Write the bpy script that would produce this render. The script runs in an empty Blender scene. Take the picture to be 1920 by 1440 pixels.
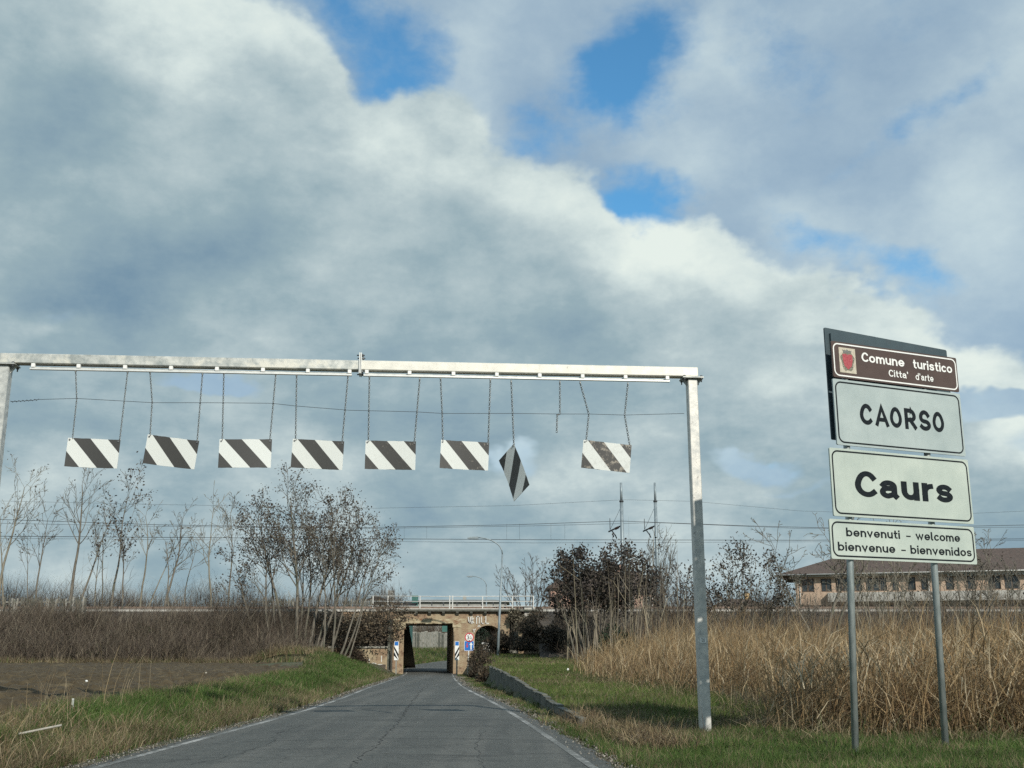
import bpy, math, random
import numpy as np
from mathutils import Vector, Matrix

C = bpy.context.scene.collection
SC = bpy.context.scene
PI = math.pi
R = math.radians
rng = np.random.default_rng(7)

# ------------------------------------------------------------------ camera
PITCH = R(13.56); FPX = 2053.0; CAMZ = 1.3
cam = bpy.data.objects.new('camera', bpy.data.cameras.new('camera'))
C.objects.link(cam)
cam.data.sensor_width = 36.0; cam.data.lens = FPX / 1920 * 36.0
cam.data.clip_start = 0.1; cam.data.clip_end = 5000
cam.location = (0, 0, CAMZ); cam.rotation_euler = (PI / 2 + PITCH, 0, 0)
SC.camera = cam

# ------------------------------------------------------------------ exposure
SC.view_settings.view_transform = 'Standard'
SC.view_settings.look = 'None'
SC.view_settings.exposure = 0.57
SC.view_settings.gamma = 1.0
SC.view_settings.use_curve_mapping = False
SC.cycles.max_bounces = 4; SC.cycles.diffuse_bounces = 2; SC.cycles.glossy_bounces = 2
SC.cycles.use_adaptive_sampling = True; SC.cycles.adaptive_threshold = 0.012; SC.cycles.adaptive_min_samples = 16
SC.cycles.use_denoising = False

# ------------------------------------------------------------------ sun (behind the camera, from the right)
SUN_EL, SUN_AZ = 31.5, 25.0          # SUN_AZ: degrees to the right of straight behind
to_sun = Vector((math.sin(R(SUN_AZ)) * math.cos(R(SUN_EL)), -math.cos(R(SUN_AZ)) * math.cos(R(SUN_EL)), math.sin(R(SUN_EL))))
sl = bpy.data.lights.new('sun', 'SUN'); sl.energy = 2.75; sl.angle = R(0.6); sl.color = (1.0, 0.94, 0.84)
sun = bpy.data.objects.new('sun', sl); C.objects.link(sun)
sun.rotation_euler = (-to_sun).to_track_quat('-Z', 'Y').to_euler()

# ------------------------------------------------------------------ world: sky with two layers of cloud
W = bpy.data.worlds.new('World'); SC.world = W; W.use_nodes = True
wt = W.node_tree; wt.nodes.clear()


class NT:
    """small helper to wire node trees"""
    def __init__(s, tree): s.t = tree
    def n(s, typ, **kw):
        o = s.t.nodes.new(typ)
        for k, v in kw.items(): setattr(o, k, v)
        return o
    def l(s, a, b): s.t.links.new(a, b)
    def set(s, sock, v):
        if hasattr(v, 'is_output'): s.l(v, sock)
        else: sock.default_value = v
    def math(s, op, a, b=None, c=None, clamp=False):
        o = s.n('ShaderNodeMath', operation=op, use_clamp=clamp)
        s.set(o.inputs[0], a)
        if b is not None: s.set(o.inputs[1], b)
        if c is not None: s.set(o.inputs[2], c)
        return o.outputs[0]
    def vmath(s, op, a, b=None):
        o = s.n('ShaderNodeVectorMath', operation=op)
        s.set(o.inputs[0], a)
        if b is not None: s.set(o.inputs[1], b)
        return o.outputs[0]
    def noise(s, vec, scale, detail=5, rough=0.55, dist=0.0, col=False):
        o = s.n('ShaderNodeTexNoise')
        if vec is not None: s.l(vec, o.inputs['Vector'])
        o.inputs['Scale'].default_value = scale; o.inputs['Detail'].default_value = detail
        o.inputs['Roughness'].default_value = rough; o.inputs['Distortion'].default_value = dist
        return o.outputs['Color'] if col else o.outputs[0]
    def ss(s, v, a, b, lo=0.0, hi=1.0):
        o = s.n('ShaderNodeMapRange', interpolation_type='SMOOTHSTEP')
        s.l(v, o.inputs[0])
        for i, x in enumerate((a, b, lo, hi)): o.inputs[i + 1].default_value = x
        return o.outputs[0]
    def mix(s, f, a, b, blend='MIX'):
        o = s.n('ShaderNodeMix', data_type='RGBA', blend_type=blend)
        s.set(o.inputs[0], f)
        for sock, v in ((o.inputs[6], a), (o.inputs[7], b)):
            if isinstance(v, tuple) and len(v) == 3: v = (*v, 1)
            s.set(sock, v)
        return o.outputs[2]
    def ramp(s, f, stops):
        o = s.n('ShaderNodeValToRGB'); s.l(f, o.inputs[0])
        e = o.color_ramp.elements
        while len(e) < len(stops): e.new(0.5)
        for k, (p, c) in enumerate(stops): e[k].position = p; e[k].color = (*c, 1)
        return o.outputs[0]


def build_world():
    g = NT(wt)
    out = g.n('ShaderNodeOutputWorld'); bg = g.n('ShaderNodeBackground'); bg.inputs[1].default_value = 0.1
    g.l(bg.outputs[0], out.inputs[0])
    sky = g.n('ShaderNodeTexSky', sky_type='NISHITA', sun_disc=False)
    sky.sun_elevation = R(SUN_EL); sky.sun_rotation = R(180 - SUN_AZ)
    sky.altitude = 50; sky.air_density = 1.0; sky.dust_density = 0.6; sky.ozone_density = 2.0
    tc = g.n('ShaderNodeTexCoord'); d = tc.outputs['Generated']
    sx = g.n('ShaderNodeSeparateXYZ'); g.l(d, sx.inputs[0])
    az = g.math('MULTIPLY', g.math('ARCTAN2', sx.outputs[0], sx.outputs[1]), 180 / PI)
    el = g.math('MULTIPLY', g.math('ARCSINE', sx.outputs[2]), 180 / PI)
    dstr = g.vmath('MULTIPLY', d, (1.0, 1.0, 1.4))           # flatter clouds lower down
    cb = g.n('ShaderNodeCombineXYZ'); g.l(az, cb.inputs[0]); g.l(el, cb.inputs[1])
    w1 = g.vmath('SUBTRACT', g.noise(dstr, 5.0, 5, 0.58, col=True), (0.5, 0.5, 0.5))
    w2 = g.vmath('MULTIPLY', w1, (11.0, 7.5, 0.0))
    P = g.vmath('ADD', cb.outputs[0], w2)

    PR = {0: P}
    sq = g.n('ShaderNodeSeparateXYZ'); g.l(P, sq.inputs[0])
    for q in (-25, 25):                                       # the same coordinates turned, for slanted clouds
        cs, sn = math.cos(R(q)), math.sin(R(q)); cq = g.n('ShaderNodeCombineXYZ')
        g.l(g.math('MULTIPLY_ADD', sq.outputs[0], cs, g.math('MULTIPLY', sq.outputs[1], sn)), cq.inputs[0])
        g.l(g.math('MULTIPLY_ADD', sq.outputs[1], cs, g.math('MULTIPLY', sq.outputs[0], -sn)), cq.inputs[1])
        PR[q] = cq.outputs[0]

    def blobs(lst):
        acc = None
        for (a, e, ra, re, rot, wgt) in lst:
            q = min((-25, 0, 25), key=lambda r: abs(r - rot)); cs, sn = math.cos(R(q)), math.sin(R(q))
            ca, ce = a * cs + e * sn, -a * sn + e * cs
            m = g.n('ShaderNodeVectorMath', operation='MULTIPLY_ADD'); g.l(PR[q], m.inputs[0])
            m.inputs[1].default_value = (1 / ra, 1 / re, 0); m.inputs[2].default_value = (-ca / ra, -ce / re, 0)
            ln = g.n('ShaderNodeVectorMath', operation='LENGTH'); g.l(m.outputs[0], ln.inputs[0])
            v = g.ss(ln.outputs['Value'], 0.0, 1.0, wgt, 0.0)
            acc = v if acc is None else g.math('ADD', acc, v)
        return acc
    # --- veil: high broken layer with gaps of blue
    nv = g.noise(dstr, 3.8, 7, 0.64, 0.0)
    gaps = blobs([(-6.6, 30.3, 7.0, 4.4, -18, -0.68), (-11.5, 32.8, 5, 2.2, -10, -0.3), (7.6, 30.2, 5.0, 4.2, 35, -0.62), (5.6, 28.4, 3.6, 3.0, 40, -0.42),
                  (7.8, 23.2, 3.6, 2.8, 0, -0.72), (2.6, 26.2, 4.5, 1.8, -30, -0.32), (22.0, 25.3, 6.0, 1.9, 22, -0.40),
                  (18.2, 20.6, 4.0, 2.0, -20, -0.36), (20.6, 18.2, 3.6, 1.8, -30, -0.40), (14, 26, 7, 4, 0, 0.12), (24, 21, 6, 3, 0, 0.2), (-1, 30, 3, 4, 60, 0.25)])
    wisp = g.math('MULTIPLY', g.math('SUBTRACT', g.noise(g.vmath('ADD', dstr, (2.2, 6.1, 3.3)), 9.0, 6, 0.66), 0.5), 0.85)
    va = g.ss(g.math('ADD', g.math('ADD', g.math('ADD', nv, gaps), wisp), 0.18), 0.10, 0.66)
    va = g.math('MULTIPLY', va, 0.93)
    nvl = g.noise(g.vmath('ADD', dstr, (3.1, 1.7, 0.4)), 5.0, 7, 0.6)
    vl = g.math('ADD', nvl, blobs([(12, 30.5, 5, 4, 0, 0.16), (17.5, 21.8, 5, 2.6, 10, 0.12), (24.5, 20.5, 6, 4, 20, 0.16), (11.5, 25.5, 6, 2, 0, 0.06), (-1.5, 28, 4, 4, 0, 0.08)]))
    vcol = g.ramp(vl, [(0.30, (1.8, 2.6, 3.45)), (0.50, (2.5, 3.3, 3.95)), (0.84, (4.4, 5.15, 5.2))])
    c1 = g.mix(va, g.vmath('MULTIPLY', sky.outputs[0], (0.55, 1.04, 1.15)), vcol)
    # --- bank: the great cumulus bank with a crisp diagonal upper edge
    fc = g.n('ShaderNodeFloatCurve')
    nodes = [(-180, 17), (-120, 20), (-70, 36), (-40, 37), (-22, 33.4), (-15.9, 32.2), (-12.2, 31.4), (-9.5, 29.8), (-8, 28.9), (-4, 28.7), (0, 26.3), (3, 25.2),
             (5.7, 24.0), (7.0, 22.3), (8.7, 22.7), (13, 21.4), (16.6, 20.1), (18.5, 18.4), (20.5, 16.4), (24, 13.8), (35, 11), (70, 12), (120, 20), (180, 17)]
    cm = fc.mapping; cv = cm.curves[0]
    while len(cv.points) < len(nodes): cv.points.new(0.5, 0.5)
    for k, (a, e) in enumerate(nodes): cv.points[k].location = ((a + 180) / 360, e / 60); cv.points[k].handle_type = 'AUTO'
    cm.update()
    sP = g.n('ShaderNodeSeparateXYZ'); g.l(P, sP.inputs[0])
    g.l(g.math('MULTIPLY_ADD', sP.outputs[0], 1 / 360, 0.5), fc.inputs[1])
    edge = g.math('MULTIPLY', fc.outputs[0], 60.0)
    fine = g.math('MULTIPLY', g.math('SUBTRACT', g.noise(dstr, 11, 6, 0.6), 0.5), 3.9)
    s = g.math('ADD', g.math('SUBTRACT', edge, sP.outputs[1]), fine)
    ba = g.ss(s, -0.3, 0.95)
    low = blobs([(-16.5, 12.4, 4.5, 0.9, 3, -0.85), (-24.2, 15.4, 4, 0.9, 5, -0.35), (-15, 14.9, 3, 0.5, 0, -0.3), (-0.5, 9.4, 4, 1.2, 10, -0.7), (12.6, 10.2, 3.5, 1.2, -10, -0.8),
                 (23.5, 11.0, 7, 1.4, 4, -1.0), (28, 9.2, 5, 1.2, 4, -0.6), (15, 9.0, 4, 0.7, 0, -0.3)])
    brk = g.ss(g.math('ADD', g.math('ADD', g.noise(g.vmath('MULTIPLY', dstr, (1, 1, 2.2)), 6, 4, 0.6), low), 0.22), 0.12, 0.5)
    ba = g.math('MULTIPLY', ba, brk)
    nb = g.noise(g.vmath('ADD', dstr, (7.3, 2.2, 5.1)), 6.0, 8, 0.62, 0.0)
    rim = g.ss(s, 0.2, 8.0, 0.29, 0.0)
    lit = blobs([(-10.5, 27.8, 7, 4.5, -25, 0.22), (-4.0, 25.3, 5, 4, -35, 0.2), (1.8, 22.5, 5.5, 4.5, -30, 0.24), (8.6, 20.5, 4.5, 3.4, 0, 0.26), (13, 18.8, 4, 2.4, -20, 0.16),
                 (-20, 30.5, 9, 4, 0, 0.14), (-7, 21.5, 6, 4, 0, 0.08), (18, 15.5, 5, 2, -20, 0.12), (-24, 25, 6, 4, 25, -0.22), (-17, 20.0, 8, 4, 20, -0.24), (-9, 18, 9, 3.5, 0, -0.17),
                 (3.5, 16.2, 7, 2.6, 0, -0.17), (-22, 17, 7, 3, 0, -0.14), (6, 12.3, 12, 2, 0, -0.06), (-12, 12.6, 12, 1.6, 0, -0.05),
                 (16.5, 9.0, 6, 1.8, 0, 0.22), (26, 9.2, 6, 2.0, 0, 0.28), (2.5, 8.5, 7, 1.4, 8, 0.16), (-17, 13.3, 3, 0.9, 0, 0.2), (-24, 15, 3, .7, 5, .14), (-16, 5, 14, 3, 0, 0.08), (10, 5.2, 14, 3, 0, 0.12)])
    lump = g.math('MULTIPLY', g.math('SUBTRACT', g.noise(g.vmath('MULTIPLY', dstr, (1.0, 1.0, 1.7)), 8.0, 6, 0.6), 0.5), g.ss(el, 22.0, 9.0, 0.35, 1.0))
    bl = g.math('ADD', g.math('ADD', g.math('ADD', g.math('MULTIPLY_ADD', nb, 1.25, -0.20), rim), lit), lump)
    bl = g.math('MULTIPLY', bl, 1.0)
    bcol = g.ramp(bl, [(0.0, (1.25, 2.0, 2.65)), (0.36, (2.1, 2.88, 3.22)), (0.58, (3.1, 3.8, 3.98)), (0.80, (4.45, 5.1, 5.0)), (0.98, (5.3, 5.85, 5.5))])
    c2 = g.mix(ba, c1, bcol)
    # below the horizon: dull ground tone
    gnd = g.ss(el, -2.0, 0.0)
    fin = g.mix(gnd, (0.9, 0.95, 0.9), c2)
    g.l(fin, bg.inputs[0])


build_world()
W.cycles.sampling_method = 'MANUAL'; W.cycles.sample_map_resolution = 512


# ------------------------------------------------------------------ geometry helpers
def at(px, py, Y):
    """point at forward distance Y seen at photo pixel (px, py) - used once to read real positions off the photograph"""
    x, u = px - 960, 720 - py
    d = Vector((x, FPX * math.cos(PITCH) - u * math.sin(PITCH), FPX * math.sin(PITCH) + u * math.cos(PITCH)))
    return Vector((0, 0, CAMZ)) + d * (Y / d.y)


def on_plane(px, py, p0, nrm):
    x, u = px - 960, 720 - py
    d = Vector((x, FPX * math.cos(PITCH) - u * math.sin(PITCH), FPX * math.sin(PITCH) + u * math.cos(PITCH)))
    o = Vector((0, 0, CAMZ))
    return o + d * ((p0 - o).dot(nrm) / d.dot(nrm))


def tag(o, label=None, cat=None, group=None, kind=None):
    if label: o['label'] = label
    if cat: o['category'] = cat
    if group: o['group'] = group
    if kind: o['kind'] = kind
    return o


def empty(name, loc):
    o = bpy.data.objects.new(name, None); C.objects.link(o); o.location = loc; o.empty_display_size = 0.2
    return o


def wloc(o):
    v = Vector((0, 0, 0))
    while o is not None: v = v + o.location; o = o.parent
    return v


def link_mesh(name, me, mats, parent=None):
    o = bpy.data.objects.new(name, me); C.objects.link(o)
    for m in (mats if isinstance(mats, (list, tuple)) else [mats]): me.materials.append(m)
    if parent is not None: o.parent = parent
    return o


def np_mesh(name, co, quads=None, tris=None, cols=None, smooth=False, matidx=None):
    me = bpy.data.meshes.new(name)
    co = np.asarray(co, dtype=np.float32).reshape(-1, 3)
    nq = 0 if quads is None else len(quads); ntr = 0 if tris is None else len(tris)
    me.vertices.add(len(co)); me.vertices.foreach_set('co', co.ravel())
    li = []
    if nq: li.append(np.asarray(quads, dtype=np.int32).ravel())
    if ntr: li.append(np.asarray(tris, dtype=np.int32).ravel())
    li = np.concatenate(li)
    me.loops.add(len(li)); me.loops.foreach_set('vertex_index', li)
    me.polygons.add(nq + ntr)
    st = np.concatenate([np.arange(nq) * 4, nq * 4 + np.arange(ntr) * 3]).astype(np.int32)
    me.polygons.foreach_set('loop_start', st)
    if smooth: me.polygons.foreach_set('use_smooth', np.ones(nq + ntr, dtype=bool))
    if matidx is not None: me.polygons.foreach_set('material_index', np.asarray(matidx, dtype=np.int32))
    me.update(calc_edges=True)
    if cols is not None:
        a = me.color_attributes.new('col', 'FLOAT_COLOR', 'POINT')
        c4 = np.ones((len(co), 4), dtype=np.float32); c4[:, :3] = cols
        a.data.foreach_set('color', c4.ravel())
    return me


class MB:
    """collects boxes, bars, prisms; build() links them as ONE mesh object (world coordinates in, local out)"""
    def __init__(s): s.v = []; s.f = []; s.mi = []; s.m = 0; s.sm = []
    def add(s, vs, fs, smooth=False):
        b = len(s.v); s.v += [tuple(v) for v in vs]
        for f in fs: s.f.append(tuple(i + b for i in f)); s.mi.append(s.m); s.sm.append(smooth)
        return s
    def box(s, c, sz, rot=None, bev=0.0):
        hx, hy, hz = [q / 2 for q in sz]
        if bev > 0:
            vs = []
            for z, k in ((-hz, 1), (-hz + bev, 0), (hz - bev, 0), (hz, 1)):
                e = bev * k
                for (x, y) in ((-hx + e, -hy + bev), (-hx + bev, -hy + e), (hx - bev, -hy + e), (hx - e, -hy + bev), (hx - e, hy - bev), (hx - bev, hy - e), (-hx + bev, hy - e), (-hx + e, hy - bev)):
                    vs.append(Vector((x, y, z)))
            fs = [tuple(range(7, -1, -1)), tuple(range(24, 32))]
            for r in range(3):
                for k in range(8): a = r * 8 + k; b = r * 8 + (k + 1) % 8; fs.append((a, b, b + 8, a + 8))
        else:
            vs = [Vector((x, y, z)) for z in (-hz, hz) for (x, y) in ((-hx, -hy), (hx, -hy), (hx, hy), (-hx, hy))]
            fs = [(3, 2, 1, 0), (4, 5, 6, 7), (0, 1, 5, 4), (1, 2, 6, 5), (2, 3, 7, 6), (3, 0, 4, 7)]
        M = rot if rot is not None else Matrix.Identity(3)
        return s.add([M @ v + Vector(c) for v in vs], fs)
    def bx(s, x0, x1, y0, y1, z0, z1, bev=0.0):
        return s.box(((x0 + x1) / 2, (y0 + y1) / 2, (z0 + z1) / 2), (x1 - x0, y1 - y0, z1 - z0), None, bev)
    def tube(s, pts, r, n=8, cap=True):
        pts = [Vector(p) for p in pts]; rs = r if isinstance(r, (list, tuple)) else [r] * len(pts)
        vs = []; up = Vector((0.137, 0.211, 1)).normalized()
        for i, p in enumerate(pts):
            t = (pts[min(i + 1, len(pts) - 1)] - pts[max(i - 1, 0)]).normalized()
            a = t.cross(up)
            if a.length < 0.15: a = t.cross(Vector((1, 0, 0)))
            a.normalize(); b = t.cross(a)
            for k in range(n):
                an = 2 * PI * k / n; vs.append(p + (a * math.cos(an) + b * math.sin(an)) * rs[i])
        fs = []
        for i in range(len(pts) - 1):
            for k in range(n): q = i * n + k; w = i * n + (k + 1) % n; fs.append((q, w, w + n, q + n))
        s.add(vs, fs, True)
        if cap:
            b = len(s.v) - len(vs)
            s.f.append(tuple(b + k for k in range(n - 1, -1, -1))); s.mi.append(s.m); s.sm.append(False)
            e = b + (len(pts) - 1) * n; s.f.append(tuple(e + k for k in range(n))); s.mi.append(s.m); s.sm.append(False)
        return s
    def prism(s, outline, frame, d0, d1):
        """outline: 2-D points (u,v) ccw; frame=(origin, U, V, N); extruded from d0 to d1 along N"""
        o, U, V, N = frame; n = len(outline)
        vs = [o + U * u + V * v + N * d0 for u, v in outline] + [o + U * u + V * v + N * d1 for u, v in outline]
        fs = [tuple(range(n - 1, -1, -1)), tuple(range(n, 2 * n))] + [(k, (k + 1) % n, (k + 1) % n + n, k + n) for k in range(n)]
        return s.add(vs, fs)
    def ring(s, outer, inner, frame, d):
        o, U, V, N = frame; n = len(outer)
        vs = [o + U * u + V * v + N * d for u, v in outer] + [o + U * u + V * v + N * d for u, v in inner]
        return s.add(vs, [(k, (k + 1) % n, (k + 1) % n + n, k + n) for k in range(n)])
    def build(s, name, mats, parent=None):
        off = wloc(parent) if parent is not None else Vector((0, 0, 0))
        me = bpy.data.meshes.new(name)
        me.from_pydata([(v[0] - off.x, v[1] - off.y, v[2] - off.z) for v in s.v], [], s.f)
        me.polygons.foreach_set('material_index', s.mi); me.polygons.foreach_set('use_smooth', s.sm)
        me.update()
        return link_mesh(name, me, mats, parent)


def rrect(w, h, r, n=5, inset=0.0):
    """rounded rectangle centred on 0, ccw"""
    w -= 2 * inset; h -= 2 * inset; r = max(r - inset, 0.004)
    pts = []
    for cx, cy, a0 in ((w / 2 - r, h / 2 - r, 0), (-w / 2 + r, h / 2 - r, 90), (-w / 2 + r, -h / 2 + r, 180), (w / 2 - r, -h / 2 + r, 270)):
        for k in range(n + 1):
            a = R(a0 + 90 * k / n); pts.append((cx + r * math.cos(a), cy + r * math.sin(a)))
    return pts


def vnoise(x, y, seed=0):
    """vectorised 2-D value noise 0..1"""
    xi = np.floor(x).astype(np.int64); yi = np.floor(y).astype(np.int64); fx = x - xi; fy = y - yi
    def hsh(a, b):
        h = (a * 374761393 + b * 668265263 + seed * 974634777) & 0x7fffffff
        h = ((h ^ (h >> 13)) * 1274126177) & 0x7fffffff
        return ((h ^ (h >> 16)) & 0xffff) / 65535.0
    u = fx * fx * (3 - 2 * fx); v = fy * fy * (3 - 2 * fy)
    return (hsh(xi, yi) * (1 - u) + hsh(xi + 1, yi) * u) * (1 - v) + (hsh(xi, yi + 1) * (1 - u) + hsh(xi + 1, yi + 1) * u) * v


def fbm(x, y, seed=0, o=4):
    a = 0; w = 0.5; t = 0
    for k in range(o): a = a + w * vnoise(x * 2 ** k, y * 2 ** k, seed + k); t += w; w *= 0.55
    return a / t


def sstep(a, b, x):
    t = np.clip((x - a) / (b - a), 0, 1); return t * t * (3 - 2 * t)


# ------------------------------------------------------------------ materials
MATS = {}


def mat(name, c1, c2=None, scale=6.0, rough=0.8, metal=0.0, bump=0.0, bscale=None, detail=6, stretch=(1, 1, 1), c3=None, s3=1.0, t3=(0.5, 0.7), lo=0.35, hi=0.65, spec=None):
    m = bpy.data.materials.new(name); m.use_nodes = True
    g = NT(m.node_tree); b = m.node_tree.nodes['Principled BSDF']
    b.inputs['Roughness'].default_value = rough; b.inputs['Metallic'].default_value = metal
    if spec is not None: b.inputs['Specular IOR Level'].default_value = spec
    if c2 is None and not bump:
        b.inputs['Base Color'].default_value = (*c1, 1); MATS[name] = m; return m
    tc = g.n('ShaderNodeTexCoord'); v = g.vmath('MULTIPLY', tc.outputs['Object'], stretch)
    n1 = g.noise(v, scale, detail, 0.6)
    col = g.ramp(n1, [(lo, c1), (hi, c2 or c1)])
    if c3 is not None:
        n3 = g.noise(g.vmath('ADD', v, (5.2, 1.3, 8.8)), s3, 6, 0.62)
        col = g.mix(g.ss(n3, *t3), col, c3)
    g.l(col, b.inputs['Base Color'])
    if bump:
        bp = g.n('ShaderNodeBump'); bp.inputs['Strength'].default_value = bump; bp.inputs['Distance'].default_value = 0.02
        g.l(g.noise(v, bscale or scale * 4, 6, 0.6), bp.inputs['Height']); g.l(bp.outputs[0], b.inputs['Normal'])
    MATS[name] = m
    return m


def blade_mat(name, transl=0.25, rough=0.75):
    m = bpy.data.materials.new(name); m.use_nodes = True
    g = NT(m.node_tree); b = m.node_tree.nodes['Principled BSDF']; o = m.node_tree.nodes['Material Output']
    a = g.n('ShaderNodeAttribute', attribute_name='col')
    g.l(a.outputs['Color'], b.inputs['Base Color']); b.inputs['Roughness'].default_value = rough
    b.inputs['Specular IOR Level'].default_value = 0.2
    t = g.n('ShaderNodeBsdfTranslucent'); g.l(a.outputs['Color'], t.inputs[0])
    mx = g.n('ShaderNodeMixShader'); mx.inputs[0].default_value = transl
    g.l(b.outputs[0], mx.inputs[1]); g.l(t.outputs[0], mx.inputs[2]); g.l(mx.outputs[0], o.inputs[0])
    return m


BLADE = blade_mat('blade_fibre', 0.25)
TWIG = blade_mat('twig_fibre', 0.0, 0.9)
GALV = mat('galvanised_steel', (0.36, 0.38, 0.37), (0.62, 0.63, 0.59), 9, 0.5, 0.35, 0.08, 40, c3=(0.22, 0.23, 0.22), s3=14, t3=(0.62, 0.75))
GALVL = mat('galvanised_mottled', (0.30, 0.33, 0.32), (0.58, 0.59, 0.55), 7, 0.5, 0.3, 0.08, 40, c3=(0.62, 0.61, 0.54), s3=3.5, t3=(0.52, 0.66))  # darker, mottled tone for the left half of the beam
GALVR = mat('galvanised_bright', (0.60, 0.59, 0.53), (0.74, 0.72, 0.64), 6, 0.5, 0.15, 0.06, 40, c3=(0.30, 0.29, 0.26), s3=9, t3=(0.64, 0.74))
GALVR2 = mat('galvanised_spangled', (0.44, 0.45, 0.43), (0.62, 0.61, 0.56), 9, 0.5, 0.25, 0.06, 40, lo=.36, hi=.6, c3=(0.30, 0.29, 0.27), s3=16, t3=(0.6, 0.72))
GALVP = mat('galvanised_pole', (0.22, 0.26, 0.26), (0.38, 0.42, 0.41), 5, 0.45, 0.4, stretch=(3, 3, 0.7), c3=(0.30, 0.24, 0.18), s3=6, t3=(0.66, 0.78))
ALU = mat('bright_rail_steel', (0.62, 0.64, 0.62), (0.74, 0.75, 0.72), 12, 0.4, 0.3)
BOLT = mat('bolt_steel', (0.10, 0.11, 0.12), (0.20, 0.21, 0.21), 20, 0.5, 0.6)
CHAIN = mat('chain_steel', (0.16, 0.18, 0.18), (0.45, 0.47, 0.46), 60, 0.45, 0.6)
WIRE = mat('wire_dark', (0.03, 0.035, 0.04), rough=0.6)
CONC = mat('concrete', (0.20, 0.20, 0.17), (0.34, 0.33, 0.29), 3, 0.9, 0, 0.25, 14, c3=(0.10, 0.11, 0.08), s3=2.2, t3=(0.52, 0.72))
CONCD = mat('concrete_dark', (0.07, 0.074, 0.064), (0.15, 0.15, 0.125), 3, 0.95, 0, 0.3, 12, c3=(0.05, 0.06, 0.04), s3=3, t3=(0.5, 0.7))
PALE = mat('pale_concrete', (0.42, 0.41, 0.37), (0.55, 0.54, 0.50), 4, 0.9, c3=(0.25, 0.24, 0.2), s3=5, t3=(0.55, 0.7))
RAILW = mat('white_painted_steel', (0.50, 0.51, 0.49), (0.66, 0.67, 0.64), 8, 0.55, c3=(0.30, 0.24, 0.18), s3=7, t3=(0.62, 0.72))
DSTEEL = mat('dark_steel', (0.035, 0.04, 0.045), (0.07, 0.075, 0.075), 8, 0.6, 0.2)
LAMPM = mat('lamp_grey_steel', (0.20, 0.25, 0.27), (0.28, 0.33, 0.35), 4, 0.5, 0.3)
BARK = mat('bark', (0.095, 0.085, 0.068), (0.20, 0.18, 0.145), 4, 0.95, stretch=(3, 3, 0.8), c3=(0.10, 0.11, 0.075), s3=1.2, t3=(0.5, 0.7))
BARKD = mat('bark_dark', (0.055, 0.048, 0.042), (0.12, 0.105, 0.088), 4, 0.95)
BARKP = mat('bark_pale', (0.16, 0.145, 0.112), (0.27, 0.25, 0.195), 3, 0.95, stretch=(2, 2, 0.6), c3=(0.14, 0.13, 0.09), s3=1.5, t3=(0.5, 0.7))
SIGNK = mat('sign_black', (0.006, 0.010, 0.013), (0.014, 0.018, 0.022), 30, 0.6, spec=0.15)
SIGNBK = mat('sign_back_grey', (0.036, 0.060, 0.072), (0.050, 0.078, 0.090), 2, 0.6, 0.0, c3=(0.05, 0.07, 0.08), s3=8)
SIGNBR = mat('sign_brown', (0.062, 0.040, 0.033), (0.080, 0.052, 0.043), 3, 0.45)
WHITE = mat('white_paint', (0.74, 0.75, 0.72), (0.82, 0.83, 0.80), 10, 0.5)
RED = mat('sign_red', (0.45, 0.035, 0.04), (0.52, 0.05, 0.05), 8, 0.45)
BLUE = mat('sign_blue', (0.012, 0.13, 0.46), (0.02, 0.17, 0.52), 6, 0.4)
GLASS = mat('window_glass', (0.018, 0.024, 0.028), (0.05, 0.06, 0.065), 0.8, 0.15)
PEACH = mat('peach_plaster', (0.40, 0.29, 0.21), (0.49, 0.37, 0.275), 1.2, 0.9, c3=(0.33, 0.26, 0.20), s3=0.5)
PINK = mat('pink_plaster', (0.50, 0.30, 0.24), (0.62, 0.42, 0.34), 1.2, 0.9)
GREYP = mat('grey_plaster', (0.24, 0.24, 0.22), (0.34, 0.34, 0.31), 0.9, 0.9)
ROOF = mat('roof_tiles', (0.066, 0.048, 0.040), (0.115, 0.085, 0.070), 2.5, 0.95, 0, 0.5, 9, stretch=(3, 1, 1), c3=(0.07, 0.06, 0.05), s3=0.9)
ROOFD = mat('roof_dark', (0.028, 0.03, 0.032), (0.05, 0.05, 0.05), 2, 0.9)
AWN = mat('trim_white', (0.46, 0.46, 0.43), (0.60, 0.60, 0.56), 2, 0.8)
BALC = mat('balcony_concrete', (0.33, 0.32, 0.29), (0.46, 0.45, 0.41), 0.8, 0.9, c3=(0.22, 0.21, 0.19), s3=1.3)
GREENM = mat('green_screen', (0.03, 0.11, 0.095), (0.05, 0.15, 0.13), 1, 0.7)
STONE = mat('limestone', (0.30, 0.28, 0.23), (0.46, 0.43, 0.36), 5, 0.95, 0, 0.4, 20)
BALLAST = mat('ballast', (0.10, 0.09, 0.08), (0.24, 0.22, 0.19), 9, 0.95, 0, 0.6, 20)
RUST = mat('rail_rust', (0.16, 0.11, 0.08), (0.26, 0.20, 0.16), 4, 0.7, 0.3)
DRYWOOD = mat('weathered_wood', (0.30, 0.28, 0.24), (0.45, 0.43, 0.37), 5, 0.9, stretch=(1, 6, 6))


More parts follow.
